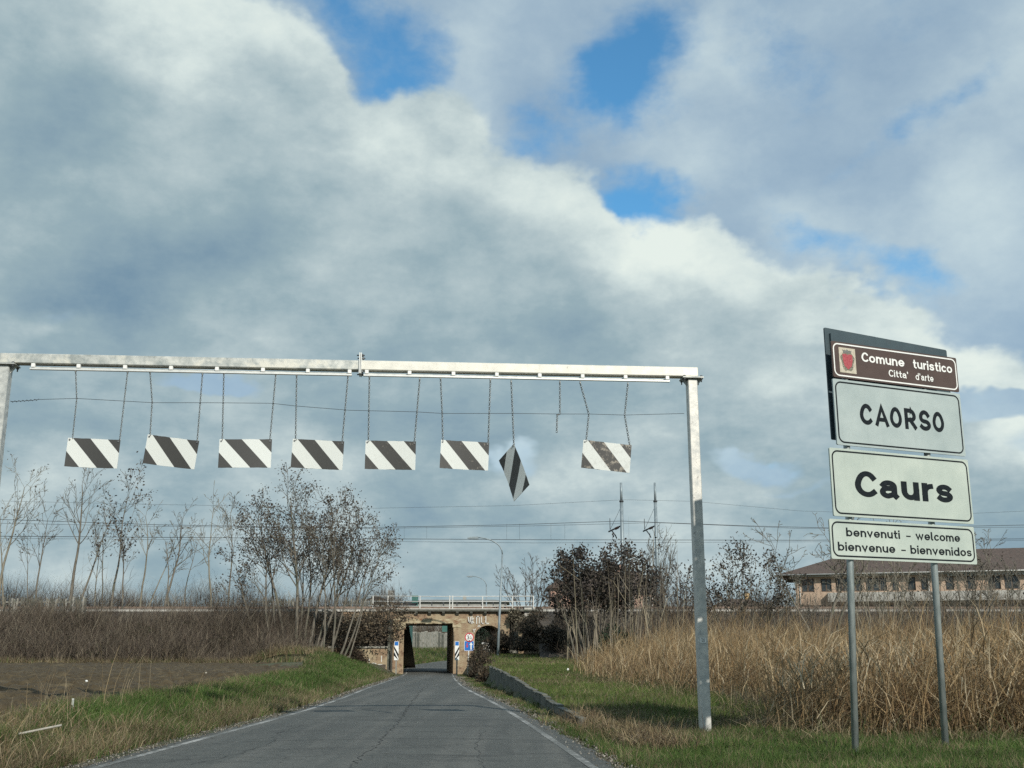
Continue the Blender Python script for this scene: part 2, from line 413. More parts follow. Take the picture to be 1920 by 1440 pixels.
def sign_white(tone=(1, 1, 1)):
    m = bpy.data.materials.new('reflective_sheeting'); m.use_nodes = True
    g = NT(m.node_tree); b = m.node_tree.nodes['Principled BSDF']
    tc = g.n('ShaderNodeTexCoord'); v = tc.outputs['Object']
    n1 = g.noise(v, 2.2, 6, 0.6); n2 = g.noise(v, 60, 4, 0.7)
    col = g.ramp(n1, [(0.3, (0.31, 0.35, 0.335)), (0.7, (0.40, 0.435, 0.41))])
    col = g.mix(g.ss(n2, 0.62, 0.75, 0, 0.35), col, (0.26, 0.29, 0.28))
    streak = g.noise(g.vmath('MULTIPLY', v, (22, 22, 0.7)), 1.0, 5, 0.6)
    col = g.mix(g.ss(streak, 0.56, 0.8, 0, 0.32), col, (0.25, 0.27, 0.25))
    col = g.vmath('MULTIPLY', col, tone)
    g.l(col, b.inputs['Base Color']); b.inputs['Roughness'].default_value = 0.38
    b.inputs['Specular IOR Level'].default_value = 0.55
    return m


SIGNW = sign_white((1.04, 1.10, 1.14)); SIGNW2 = sign_white((1.20, 1.235, 1.17))


def stripe_mat(name, wear, period=0.665, k=0.52, off=0.09, white=(0.62, 0.65, 0.62), black=(0.040, 0.040, 0.037), flip=False):
    """diagonal black and white stripes printed on the plate (UV), scuffed by wear"""
    m = bpy.data.materials.new(name); m.use_nodes = True
    g = NT(m.node_tree); b = m.node_tree.nodes['Principled BSDF']
    tc = g.n('ShaderNodeTexCoord'); sx = g.n('ShaderNodeSeparateXYZ'); g.l(tc.outputs['UV'], sx.inputs[0])
    u, v = sx.outputs[0], sx.outputs[1]
    a = g.math('FRACT', g.math('DIVIDE', g.math('SUBTRACT', g.math('SUBTRACT', u, g.math('MULTIPLY', v, k)), off), period))
    st = g.math('LESS_THAN', a, 0.5)
    ob = tc.outputs['Object']
    nz = g.noise(g.vmath('MULTIPLY', ob, (1, 1, 1)), 16, 8, 0.68, 0.6)
    nz2 = g.noise(g.vmath('ADD', ob, (4, 2, 7)), 7, 6, 0.6)
    wm = g.ss(g.math('ADD', nz, g.math('MULTIPLY', g.math('SUBTRACT', nz2, 0.5), 0.7)), 0.735 - wear, 0.88 - wear)
    blk = g.mix(g.math('MULTIPLY', wm, 0.85), black, (0.30, 0.27, 0.22))
    wht = g.mix(g.math('MULTIPLY', wm, 0.28), white, (0.36, 0.36, 0.33))
    fn = g.noise(ob, 45, 5, 0.7)
    wht = g.mix(g.ss(fn, 0.6, 0.75, 0, 0.25), wht, (0.42, 0.43, 0.40))
    g.l(g.mix(st, wht, blk), b.inputs['Base Color']); b.inputs['Roughness'].default_value = 0.5
    return m


def brick_mat():
    m = bpy.data.materials.new('old_brick'); m.use_nodes = True
    g = NT(m.node_tree); b = m.node_tree.nodes['Principled BSDF']
    tc = g.n('ShaderNodeTexCoord'); sx = g.n('ShaderNodeSeparateXYZ'); g.l(tc.outputs['Object'], sx.inputs[0])
    cb = g.n('ShaderNodeCombineXYZ'); g.l(g.math('ADD', sx.outputs[0], sx.outputs[1]), cb.inputs[0]); g.l(sx.outputs[2], cb.inputs[1])
    br = g.n('ShaderNodeTexBrick'); g.l(cb.outputs[0], br.inputs['Vector'])
    br.inputs['Color1'].default_value = (0.32, 0.22, 0.135, 1); br.inputs['Color2'].default_value = (0.23, 0.145, 0.09, 1)
    br.inputs['Mortar'].default_value = (0.32, 0.26, 0.18, 1); br.inputs['Scale'].default_value = 1.0
    br.inputs['Brick Width'].default_value = 0.27; br.inputs['Row Height'].default_value = 0.075; br.inputs['Mortar Size'].default_value = 0.009
    v = tc.outputs['Object']
    n1 = g.noise(v, 1.1, 7, 0.65); n2 = g.noise(g.vmath('ADD', v, (9, 4, 2)), 2.6, 7, 0.7); n3 = g.noise(g.vmath('MULTIPLY', v, (1.2, 1.2, 5.0)), 1.5, 6, 0.65)
    col = g.mix(g.ss(n1, 0.40, 0.62, 0, 0.85), br.outputs[0], (0.38, 0.32, 0.21))       # lime wash / efflorescence
    col = g.mix(g.ss(n2, 0.52, 0.64, 0, 0.85), col, (0.13, 0.075, 0.05))
    col = g.mix(g.ss(n3, 0.60, 0.72, 0, 0.7), col, (0.10, 0.095, 0.07))
    g.l(col, b.inputs['Base Color']); b.inputs['Roughness'].default_value = 0.95
    bp = g.n('ShaderNodeBump'); bp.inputs['Strength'].default_value = 0.6; bp.inputs['Distance'].default_value = 0.05
    g.l(n2, bp.inputs['Height']); g.l(bp.outputs[0], b.inputs['Normal'])
    return m


BRICK = brick_mat()
LIMEST = mat('stained_stone_lintel', (0.28, 0.22, 0.13), (0.52, 0.46, 0.32), 2.2, 0.95, 0, 0.4, 9, stretch=(1, 1, 2.5), c3=(0.20, 0.10, 0.055), s3=1.6, t3=(0.5, 0.64))


def asphalt_mat():
    m = bpy.data.materials.new('worn_asphalt'); m.use_nodes = True
    g = NT(m.node_tree); b = m.node_tree.nodes['Principled BSDF']
    tc = g.n('ShaderNodeTexCoord'); v = tc.outputs['Object']
    agg = g.noise(v, 55, 4, 0.75); agg2 = g.noise(v, 18, 5, 0.7)
    big = g.noise(g.vmath('MULTIPLY', v, (0.55, 0.28, 1)), 1.0, 6, 0.6)
    cross = g.noise(g.vmath('MULTIPLY', v, (0.33, 1.5, 1)), 1.0, 7, 0.66, 0.4)
    lane = g.noise(g.vmath('MULTIPLY', v, (1.9, 0.05, 1)), 1.0, 4, 0.5)
    col = g.ramp(big, [(0.3, (0.056, 0.061, 0.057)), (0.7, (0.088, 0.094, 0.086))])
    col = g.mix(g.ss(lane, 0.46, 0.66, 0, 0.6), col, (0.128, 0.128, 0.115))
    col = g.mix(g.ss(cross, 0.52, 0.68, 0, 0.72), col, (0.040, 0.044, 0.042))
    col = g.mix(g.ss(agg, 0.50, 0.72, 0, 0.7), col, (0.22, 0.22, 0.20))
    col = g.mix(g.ss(agg2, 0.58, 0.75, 0, 0.45), col, (0.045, 0.048, 0.045))
    mid = g.noise(v, 6.5, 6, 0.72); midx = g.noise(g.vmath('MULTIPLY', v, (2.0, 7.0, 1)), 1.0, 6, 0.7, 0.3)
    col = g.mix(g.ss(mid, 0.50, 0.68, 0, 0.5), col, (0.13, 0.132, 0.12))
    col = g.mix(g.ss(midx, 0.54, 0.70, 0, 0.6), col, (0.036, 0.039, 0.037))
    grit = g.noise(v, 140, 2, 0.8)
    col = g.mix(g.ss(grit, 0.56, 0.70, 0, 0.65), col, (0.22, 0.215, 0.20))
    col = g.mix(g.ss(grit, 0.44, 0.30, 0, 0.7), col, (0.02, 0.022, 0.021))
    vor = g.n('ShaderNodeTexVoronoi', feature='DISTANCE_TO_EDGE'); vor.inputs['Scale'].default_value = 0.55
    g.l(g.vmath('ADD', v, g.vmath('MULTIPLY', g.vmath('SUBTRACT', g.noise(v, 1.6, 6, 0.7, col=True), (0.5, 0.5, 0.5)), (1.6, 1.6, 0))), vor.inputs['Vector'])
    crack = g.ss(vor.outputs['Distance'], 0.004, 0.014, 0.55, 0.0)
    col = g.mix(crack, col, (0.035, 0.037, 0.035))
    g.l(col, b.inputs['Base Color']); b.inputs['Roughness'].default_value = 0.85
    b.inputs['Specular IOR Level'].default_value = 0.3
    bp = g.n('ShaderNodeBump'); bp.inputs['Strength'].default_value = 0.5; bp.inputs['Distance'].default_value = 0.01
    g.l(agg, bp.inputs['Height']); g.l(bp.outputs[0], b.inputs['Normal'])
    return m


def line_mat():
    m = bpy.data.materials.new('worn_road_paint'); m.use_nodes = True
    g = NT(m.node_tree); b = m.node_tree.nodes['Principled BSDF']
    tc = g.n('ShaderNodeTexCoord'); v = tc.outputs['Object']
    n1 = g.noise(v, 9, 8, 0.7); n2 = g.noise(v, 0.5, 4, 0.5)
    w = g.ss(g.math('ADD', n1, g.math('MULTIPLY', g.math('SUBTRACT', n2, 0.5), 0.9)), 0.34, 0.56, 0.0, 0.92)
    g.l(g.mix(w, (0.36, 0.36, 0.34), (0.10, 0.105, 0.097)), b.inputs['Base Color']); b.inputs['Roughness'].default_value = 0.8
    return m


ASPH = asphalt_mat(); LINE = line_mat()
SOIL = mat('ploughed_soil', (0.040, 0.0275, 0.011), (0.078, 0.056, 0.025), 5, 0.97, 0, 0.9, 16, c3=(0.11, 0.082, 0.040), s3=1.1, t3=(0.5, 0.72))
GRND = mat('turf_soil', (0.035, 0.045, 0.018), (0.075, 0.085, 0.035), 2.2, 0.95, 0, 0.6, 25, c3=(0.11, 0.092, 0.055), s3=0.7, t3=(0.48, 0.66))
LITTER = mat('leaf_litter_slope', (0.045, 0.038, 0.030), (0.085, 0.070, 0.054), 1.6, 0.95, 0, 0.8, 8, c3=(0.11, 0.095, 0.065), s3=0.5, t3=(0.52, 0.7))


# ------------------------------------------------------------------ lie of the land
RY = np.array([-20, 0, 12.9, 24, 45, 62, 79, 90, 100, 112, 125, 140, 155, 175], float)
RL = np.array([-5.2, -5.0, -4.74, -4.6, -5.7, -6.55, -7.5, -8.5, -9.3, -9.7, -9.2, -7.6, -3.5, 8], float)
RR = np.array([3.6, 1.95, 0.94, 0.0, -1.9, -3.1, -4.15, -5.0, -5.5, -5.4, -4.2, -1.4, 4.5, 16], float)
RZ = np.array([0, 0, 0, -0.02, -0.2, -0.34, -0.45, -0.45, -0.42, -0.36, -0.3, -0.2, -0.15, -0.1], float)


def _cub(y, xs, ys):
    """smooth (Catmull-Rom) table lookup"""
    y = np.asarray(y, float); i = np.clip(np.searchsorted(xs, y) - 1, 0, len(xs) - 2)
    m = np.gradient(ys, xs); h = xs[i + 1] - xs[i]; t = np.clip((y - xs[i]) / h, 0, 1)
    return (2 * t**3 - 3 * t**2 + 1) * ys[i] + (t**3 - 2 * t**2 + t) * h * m[i] + (-2 * t**3 + 3 * t**2) * ys[i + 1] + (t**3 - t**2) * h * m[i + 1]


def xl(y): return _cub(y, RY, RL)
def xr(y): return _cub(y, RY, RR)
def zr(y): return _cub(y, RY, RZ)


WALL_Y0, WALL_Y1 = 20.0, 50.5


def xw(y): return np.interp(y, [0, 12, 21, 50.5, 76, 90], [2.4, 1.9, 1.15, -0.95, -2.75, -2.75])


def field_edge(y): return np.interp(y, [5, 12, 17, 30, 45, 60, 70], [-6.6, -6.8, -7.0, -7.6, -8.8, -10.4, -12.0]) + 0.5 * (fbm(y * .5, y * 0, 41) - .5)


def ground(x, y):
    x = np.asarray(x, float); y = np.asarray(y, float)
    L = xl(y) - x; D = x - xr(y); z0 = zr(y)
    # left: verge rising to the field, with a grassy mound by the wing wall
    fz = np.interp(y, [0, 15, 40, 70], [0.22, 0.28, 0.36, 0.30])
    left = z0 + (fz - z0) * sstep(0.3, 2.3, L) + 0.65 * sstep(48, 60, y) * (1 - sstep(70, 76, y)) * sstep(2.0, 4.4, L) * (1 - sstep(6.5, 9.5, L))
    left = left + (0.10 * (fbm(x * 1.3, y * 1.3, 3) - 0.5) + 0.22 * (fbm(x * .45, y * .45, 13) - 0.5)) * sstep(0.2, 1.2, L) * (1 - sstep(4, 6, L) * 0.8)
    left = left - 0.45 * sstep(0.05, 0.7, field_edge(y) - x) * (y < 65.8)
    # right: level shoulder, then (beyond the little wall) the higher bank
    hi = np.interp(y, [0, 17, 19, 28, 40, 60, 68, 73, 79, 92], [0.02, 0.0, -0.03, 0.20, 0.30, 0.42, 0.62, 0.85, 1.0, 1.0])
    wx = xw(y)
    right = z0 - 0.03 + (hi - (z0 - 0.03)) * sstep(-0.12, 0.12, x - wx)
    right = right + (0.09 * (fbm(x * 1.1, y * 1.1, 5) - 0.5) + 0.14 * (fbm(x * .35, y * .35, 15) - 0.5)) * sstep(0.3, 1.2, D)
    # hollow between the wall's near end and the gantry post
    right = right - 0.28 * np.exp(-(((x - 2.75) / 0.75) ** 2 + ((y - 19.6) / 1.1) ** 2))
    onroad = z0 - 0.06
    z = np.where(L > 0, left, np.where(D > 0, right, onroad))
    far = sstep(95, 105, y)
    bank = 1.35 * sstep(0.4, 5.0, L)
    return np.where(y > 95, np.where((L < 0) & (D < 0), onroad, (1 - far) * z + far * (z0 - 0.02 + np.where(L > 0, bank, 0.6 * sstep(0.5, 5, D)))), z)


def make_ground():
    xs = np.unique(np.concatenate([np.arange(-12, 14, 0.3), np.arange(-60, -12, 1.5), np.arange(14, 60, 1.5), np.arange(-1500, -60, 60), np.arange(60, 1501, 60)]))
    ys = np.unique(np.concatenate([np.arange(6, 56, 0.3), np.arange(56, 130, 0.8), np.arange(130, 240, 5), np.arange(240, 2600, 80), np.arange(-60, 6, 3)]))
    X, Y = np.meshgrid(xs, ys); Z = ground(X, np.clip(Y, -20, 174))
    Z = np.where(Y < 6, np.where(X < xl(np.clip(Y, -20, 174)), np.minimum(Z, .3), Z), Z)
    nx, ny = len(xs), len(ys)
    i = np.arange(ny - 1)[:, None] * nx + np.arange(nx - 1)[None, :]
    q = np.stack([i, i + 1, i + nx + 1, i + nx], -1).reshape(-1, 4)
    me = np_mesh('ground', np.stack([X, Y, Z], -1), q, smooth=True)
    return tag(link_mesh('ground', me, GRND), kind='structure')


GROUND = make_ground()


def strip(name, ys, lo, hi, z, n, m, parent=None, lift=0.0, crown=0.0):
    co = []
    for y, a, b, zz in zip(ys, lo, hi, z):
        for k in range(n + 1):
            t = k / n; co.append((a + (b - a) * t, y, zz + lift + crown * (1 - (2 * t - 1) ** 2)))
    i = np.arange(len(ys) - 1)[:, None] * (n + 1) + np.arange(n)[None, :]
    q = np.stack([i, i + 1, i + n + 2, i + n + 1], -1).reshape(-1, 4)
    return link_mesh(name, np_mesh(name, co, q, smooth=True), m, parent)


ys = np.concatenate([np.arange(-20, 10, 2.0), np.arange(10, 100, 0.25), np.arange(100, 175, 1.0)])
jag = lambda s: 0.10 * (fbm(ys * 2.2, ys * 0 + s, s, 4) - 0.5)
ROAD = tag(strip('road', ys, xl(ys) - 0.12 + jag(31), xr(ys) + 0.24 + jag(32) * 2.2, zr(ys), 10, ASPH, crown=0.03), kind='structure')
m_ = ys < 172
strip('edge_line', ys[m_], xl(ys)[m_] + 0.06, xl(ys)[m_] + 0.165, zr(ys)[m_], 1, LINE, ROAD, lift=0.008)
strip('edge_line', ys[m_], xr(ys)[m_] - 0.09, xr(ys)[m_] + 0.01, zr(ys)[m_], 1, LINE, ROAD, lift=0.010)




def make_field():
    yy = np.concatenate([np.arange(9, 40, 0.13), np.arange(40, 66.2, 0.3)])
    cols = 260
    t = np.linspace(0, 1, cols) ** 1.7
    X = field_edge(yy)[:, None] - t[None, :] * 75.0; Y = np.repeat(yy[:, None], cols, 1)
    clod = fbm(X * 2.4, Y * 2.4, 51, 4)
    furrow = 0.5 + 0.5 * np.sin(Y * 7.5 + 1.5 * fbm(X * .4, Y * .4, 52))
    Z = np.interp(Y, [0, 15, 40, 70], [0.24, 0.30, 0.38, 0.40]) + 0.20 * (clod - 0.5) + 0.16 * (vnoise(X * 5.5, Y * 5.5, 57) - .5) + 0.05 * (furrow - 0.5) + 0.02 - 0.25 * (t[None, :] == 0)
    ny, nx = X.shape
    i = np.arange(ny - 1)[:, None] * nx + np.arange(nx - 1)[None, :]
    q = np.stack([i, i + nx, i + nx + 1, i + 1], -1).reshape(-1, 4)
    me = np_mesh('ploughed_field', np.stack([X, Y, Z], -1), q)
    return tag(link_mesh('ploughed_field', me, SOIL), kind='structure')


FIELD = make_field()

# ------------------------------------------------------------------ railway embankment and tracks
ZT = 3.86                                    # top of the embankment


def by_wing(x): return sstep(-13.8, -11.8, x) * (np.asarray(x) < -5)


def emb_z(x, y):
    """height of the embankment profile; beside the bridge the wing wall holds it back"""
    n = fbm(x * .25, y * .25, 61) - .5; k = by_wing(x)
    z1 = np.interp(y + n * 1.6, [66.5, 68, 72, 78.6, 79.5, 91, 92.5, 102], [0.0, 0.3, 1.5, 3.7, ZT, ZT, 3.7, -0.4])
    z2 = np.interp(y, [77.35, 77.6, 79.2, 79.6, 91, 92.5, 102], [-0.6, 1.25, 3.5, ZT, ZT, 3.7, -0.4])
    return z1 * (1 - k) + z2 * k


def make_embankment(x0, x1, name):
    xs = np.unique(np.concatenate([np.arange(max(x0, -60), min(x1, 60), 0.9), np.array([x0, x1]), np.arange(x0, x1, 30)])); ysr = np.concatenate([[66.5], np.arange(67, 80, 0.7), [80.2, 86, 91, 92.5, 97, 102]])
    X, Y = np.meshgrid(xs, ysr); Z = emb_z(X, Y) + 0.18 * (fbm(X * .8, Y * .8, 62) - .5) * ((Y < 79) & (Y > 68))
    Z[0, :] = -0.6; Z[-1, :] = -0.8
    nx, ny = len(xs), len(ysr)
    i = np.arange(ny - 1)[:, None] * nx + np.arange(nx - 1)[None, :]
    q = np.stack([i, i + 1, i + nx + 1, i + nx], -1).reshape(-1, 4)
    o = link_mesh(name, np_mesh(name, np.stack([X, Y, Z], -1), q, smooth=True), LITTER)
    return tag(o, kind='structure')


BX0 = at(735, 1200, 79).x; BX1 = at(1003, 1150, 79).x          # the bridge fills this gap
EMB_L = make_embankment(-400, BX0 - 0.2, 'railway_embankment')
EMB_R = make_embankment(BX1 + 0.1, 400, 'railway_embankment')
TRACK = MB().bx(-400, 400, 80.6, 90.4, ZT - 0.02, ZT + 0.22).build('railway_track', BALLAST); tag(TRACK, kind='structure')
for yt in (82.0, 83.44, 87.0, 88.44):
    MB().bx(-400, 400, yt - 0.035, yt + 0.035, ZT + 0.235, ZT + 0.40).build('rail', RUST, TRACK)
for a, b in ((-400, BX0 - 0.3), (BX1 + 0.4, 400)):
    d_ = MB()
    n_ = 60
    d_.bx(a, b, 79.35, 79.62, ZT - 0.05, ZT + 0.10, 0.02).build('cable_duct', PALE, TRACK)

# ------------------------------------------------------------------ road-sign lettering, built stroke by stroke
def _arc(cx, cy, rx, ry, a0, a1, n=14):
    return [(cx + rx * math.cos(R(a0 + (a1 - a0) * k / n)), cy + ry * math.sin(R(a0 + (a1 - a0) * k / n))) for k in range(n + 1)]


def _S(h, y=0.0):
    return _arc(.5, y + .75 * h, .46, .25 * h, 28, 270, 14)[:-1] + _arc(.5, y + .25 * h, .49, .25 * h, 90, -152, 14)


AS = 1.38                                   # ascender over x-height
GLYPH = {  # advance width (x-heights), strokes
    'o': (.80, [_arc(.5, .5, .5, .5, 0, 360, 24)]), 'c': (.74, [_arc(.5, .5, .5, .5, 48, 312, 18)]), 'e': (.80, [[(0, .48), (.99, .48)], _arc(.5, .5, .5, .5, 0, 318, 20)]),
    'n': (.70, [[(0, 0), (0, 1)], _arc(.5, .52, .5, .48, 180, 0) + [(1, 0)]]), 'm': (1.22, [[(0, 0), (0, 1)], _arc(.25, .56, .25, .44, 180, 0) + [(.5, 0)], _arc(.75, .56, .25, .44, 180, 0) + [(1, 0)]]),
    'u': (.70, [[(0, 1)] + _arc(.5, .48, .5, .48, 180, 360), [(1, 1), (1, 0)]]), 'r': (.40, [[(0, 0), (0, 1)], _arc(.95, .45, .95, .52, 180, 92, 8)]),
    'a': (.68, [_arc(.5, .72, .47, .28, 158, 0, 10) + [(.97, .1), (1.08, 0)], [(.97, .58)] + _arc(.44, .29, .44, .29, 90, 270, 12) + [(.97, .16)]]),
    's': (.66, [_S(1.0)]), 't': (.46, [[(.36, 1.30)] + _arc(.86, .24, .50, .24, 180, 275, 8), [(.0, .98), (.95, .98)]]), 'i': (0.001, [[(0, 0), (0, 1)], [(0, 1.34), (0, 1.36)]]),
    'd': (.80, [[(1, 0), (1, AS)], _arc(.5, .5, .5, .5, 0, 360, 24)]), 'b': (.80, [[(0, 0), (0, AS)], _arc(.5, .5, .5, .5, 0, 360, 24)]), 'l': (.18, [[(0, AS)] + _arc(.9, .2, .9, .2, 180, 265, 6)]),
    'v': (.74, [[(0, 1), (.5, 0), (1, 1)]]), 'w': (1.20, [[(0, 1), (.25, 0), (.5, .95), (.75, 0), (1, 1)]]), "'": (0.001, [[(0, AS), (0, 1.18)]]), '-': (.42, [[(0, .5), (1, .5)]]),
    'C': (1.02, [_arc(.5, AS / 2, .5, AS / 2, 46, 314, 22)]), 'O': (1.0, [_arc(.5, AS / 2, .5, AS / 2, 0, 360, 28)]), 'A': (1.0, [[(0, 0), (.5, AS), (1, 0)], [(.22, .42), (.78, .42)]]),
    'R': (.86, [[(0, 0), (0, AS)], [(0, AS), (.5, AS)] + _arc(.5, AS * .75, .46, AS * .25, 90, -90, 10) + [(0, AS * .5)], [(.46, AS * .5), (1, 0)]]), 'S': (.86, [_S(AS)]),
    '3': (.78, [_arc(.5, AS * .75, .46, AS * .25, 150, -90, 12), _arc(.5, AS * .25, .5, AS * .25, 90, -150, 12)]), '5': (.78, [[(.9, AS), (.12, AS), (.08, AS * .55)], _arc(.45, AS * .3, .52, AS * .3, 125, -140, 14)]),
    '0': (.78, [_arc(.5, AS / 2, .5, AS / 2, 0, 360, 24)]),
}


def put_text(mb, body, frame, u0, u1, v0, v1, d, bold=0.2, gap=0.17):
    """text filling the rectangle u0..u1, v0..v1 (bottom..top); bold = stroke width in x-heights"""
    o, U, V, N = frame; x = 0.0; st_ = []; t = bold
    for ch in body:
        w_, ss = GLYPH[ch]
        st_ += [[(x + t / 2 + q[0] * w_, t / 2 + q[1] * (1 - t) if q[1] <= 1 else (1 - t / 2) + (q[1] - 1)) for q in k] for k in ss]
        x += w_ * max(q[0] for k in ss for q in k) + t + gap * (.75 if ch in 'rt' else 1)
    W_ = x - gap; ymax = max(q[1] for k in st_ for q in k) + t / 2; ymin = min(q[1] for k in st_ for q in k) - t / 2
    if body == '-': ymin, ymax = .5 - t / 2, .5 + t / 2
    sx_, sy_ = (u1 - u0) / W_, (v1 - v0) / (ymax - ymin)
    for i, k in enumerate(st_):
        pts = [Vector(q) for q in k]
        tw = t / 2; n = len(pts); dd = d + .0003 * (i % 6)
        closed = (pts[0] - pts[-1]).length < 1e-5
        if not closed:                       # square stroke ends
            e0 = (pts[0] - pts[1]).normalized() * t * .42; e1 = (pts[-1] - pts[-2]).normalized() * t * .42
            pts[0] = pts[0] + e0; pts[-1] = pts[-1] + e1
        L_, R_ = [], []
        for j, p in enumerate(pts):
            a = pts[j - 1] if j > 0 else (pts[-2] if closed else None); b = pts[j + 1] if j < n - 1 else (pts[1] if closed else None)
            d1 = (p - a).normalized() if a is not None else (b - p).normalized(); d2 = (b - p).normalized() if b is not None else d1
            n1 = Vector((-d1.y, d1.x)); n2 = Vector((-d2.y, d2.x)); m = (n1 + n2)
            m = m.normalized() if m.length > 1e-4 else n1
            m = m * (tw / max(m.dot(n1), .45)); m.y *= .78; L_.append(p + m); R_.append(p - m)
        vs = [o + U * (u0 + q.x * sx_) + V * (v0 + (q.y - ymin) * sy_) + N * dd for q in L_ + R_]
        mb.add(vs, [(j, j + n, j + n + 1, j + 1) for j in range(n - 1)])
    return mb


# ------------------------------------------------------------------ height limit gantry
GL = Vector((-8.24, 17.27, 0)); GR = Vector((3.07, 18.2, 0))
GU = (GR - GL).normalized(); GN = Vector((GU.y, -GU.x, 0)); GZ = Vector((0, 0, 1))      # GN faces the camera
GROT = Matrix((GU, -GN, GZ)).transposed()                                               # local x along beam, y away from camera
GLEN = (GR - GL).length
ZB0, ZB1 = 5.80, 5.965


def gpt(px, py, off=0.0):
    return on_plane(px, py, GR, GN) + GN * off


def gp(s, d, z): return GL + GU * s + GN * d + GZ * z


gan = empty('height_limit_gantry', (GR.x, GR.y, -0.1))
tag(gan, 'tall galvanised steel gantry spanning the road with striped panels hanging from it', 'gantry')
for s0, lean in ((0.0, 0), (GLEN, 0)):
    zg = -0.35
    p_ = MB().box(gp(s0, 0, (zg + 5.76) / 2), (0.165, 0.185, 5.76 - zg), GROT, 0.012).build('post', GALV if s0 == 0 else GALVR2, gan)
    c_ = MB().box(gp(s0, 0, 5.778), (0.36, 0.30, 0.022), GROT, 0.004).build('cap_plate', GALV, p_)
    for sg in (-1, 1):
        MB().prism([(0, 0), (0, -0.12), (0.10, 0)] if sg > 0 else [(0, 0), (-0.10, 0), (0, -0.12)], (gp(s0 + sg * 0.083, 0, 5.765), GU, GZ, GN), -0.006, 0.006).build('gusset', GALV, p_)
    for sg in (-1, 1):
        for dg in (-0.11, 0.11):
            q = gp(s0 + sg * 0.145, dg, 0)
            MB().tube([q + GZ * 5.70, q + GZ * 5.82], 0.011, 6).tube([q + GZ * 5.742, q + GZ * 5.766], 0.024, 6).tube([q + GZ * 5.79, q + GZ * 5.812], 0.024, 6).build('bolt', BOLT, p_)
# sticker on the right post
st_ = MB().box(gp(GLEN - 0.0, 0.0955, 1.42), (0.10, 0.003, 0.075), GROT).build('sticker', WHITE, gan)
k_ = MB()
for k in range(3): k_.box(gp(GLEN, 0.0985, 1.445 - k * 0.02), (0.07 - 0.012 * k, 0.002, 0.006), GROT)
k_.build('printed_lines', SIGNK, st_)
SJ = (gpt(676, 690) - GL).dot(GU)                     # where the two beam halves meet
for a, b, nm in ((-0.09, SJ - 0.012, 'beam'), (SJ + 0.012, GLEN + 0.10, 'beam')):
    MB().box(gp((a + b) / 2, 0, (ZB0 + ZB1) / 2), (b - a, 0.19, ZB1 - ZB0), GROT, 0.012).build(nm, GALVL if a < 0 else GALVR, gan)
for dx in (-0.012, 0.012):
    MB().box(gp(SJ + dx * 1.02, 0, ZB0 + 0.11), (0.018, 0.26, 0.36), GROT, 0.003).build('joint_flange', ALU, gan)
for dz in (-0.035, 0.245):
    for dg in (-0.10, 0.10):
        MB().tube([gp(SJ - 0.06, dg, ZB0 + dz), gp(SJ + 0.07, dg, ZB0 + dz)], 0.012, 6).tube([gp(SJ + 0.025, dg, ZB0 + dz), gp(SJ + 0.05, dg, ZB0 + dz)], 0.025, 6).build('bolt', BOLT, gan)
# hanger rails under the beam, held by small blocks
ZRAIL = 5.715
for pxa, pxb, clips in ((58, 660, (64, 149, 236, 322, 408, 494, 578, 656)), (682, 1254, (688, 768, 850, 931, 1011, 1091, 1171, 1249))):
    sa = (gpt(pxa, 698) - GL).dot(GU); sb = (gpt(pxb, 712) - GL).dot(GU)
    MB().box(gp((sa + sb) / 2, 0.06, ZRAIL), (sb - sa, 0.05, 0.034), GROT, 0.004).build('hanger_rail', ALU, gan)
    MB().box(gp((sa + sb) / 2, 0.0, ZRAIL + 0.033), (sb - sa - 0.1, 0.04, 0.028), GROT).build('hanger_rail', GALV, gan)
    for cpx in clips:
        sc_ = (gpt(cpx, 700) - GL).dot(GU)
        MB().box(gp(sc_, 0.066, ZRAIL + 0.052), (0.062, 0.062, 0.066), GROT, 0.006).build('clip_block', WHITE, gan)


def chain(pts, name, parent, link=0.052, wire=0.0065):
    """a run of real links, alternately turned, along a polyline"""
    mb = MB(); path = []
    for a, b in zip(pts[:-1], pts[1:]):
        n = max(2, int(round((b - a).length / (link * 0.74))))
        path += [a.lerp(b, k / n) for k in range(n)]
    path.append(pts[-1])
    for k in range(len(path) - 1):
        a, b = path[k], path[k + 1]; t = (b - a).normalized(); c = (a + b) / 2
        e1 = t.cross(GN).normalized(); e2 = t.cross(e1)
        sd = e1 if k % 2 else e2
        sd = (sd * math.cos(0.5) + (e2 if k % 2 else e1) * math.sin(0.5))
        h, w_ = link / 2, link * 0.30
        loop = [c + t * h * math.cos(q) * (1.0 if abs(math.cos(q)) > .5 else 1.25) + sd * w_ * math.sin(q) for q in [i * PI / 3 for i in range(6)]]
        nn = t.cross(sd).normalized()
        vs = []
        for i, p in enumerate(loop):
            rad = (p - c).normalized()
            for (cr, cn) in ((1, 0), (-0.5, 0.87), (-0.5, -0.87)): vs.append(p + rad * cr * wire + nn * cn * wire)
        fs = []
        for i in range(6):
            for j in range(3):
                i2, j2 = (i + 1) % 6, (j + 1) % 3; fs.append((i * 3 + j, i2 * 3 + j, i2 * 3 + j2, i * 3 + j2))
        mb.add(vs, fs, True)
    # shackle at the top
    mb.tube([pts[0] + GZ * 0.03, pts[0] - GZ * 0.015], 0.015, 6)
    return mb.build(name, CHAIN, parent)


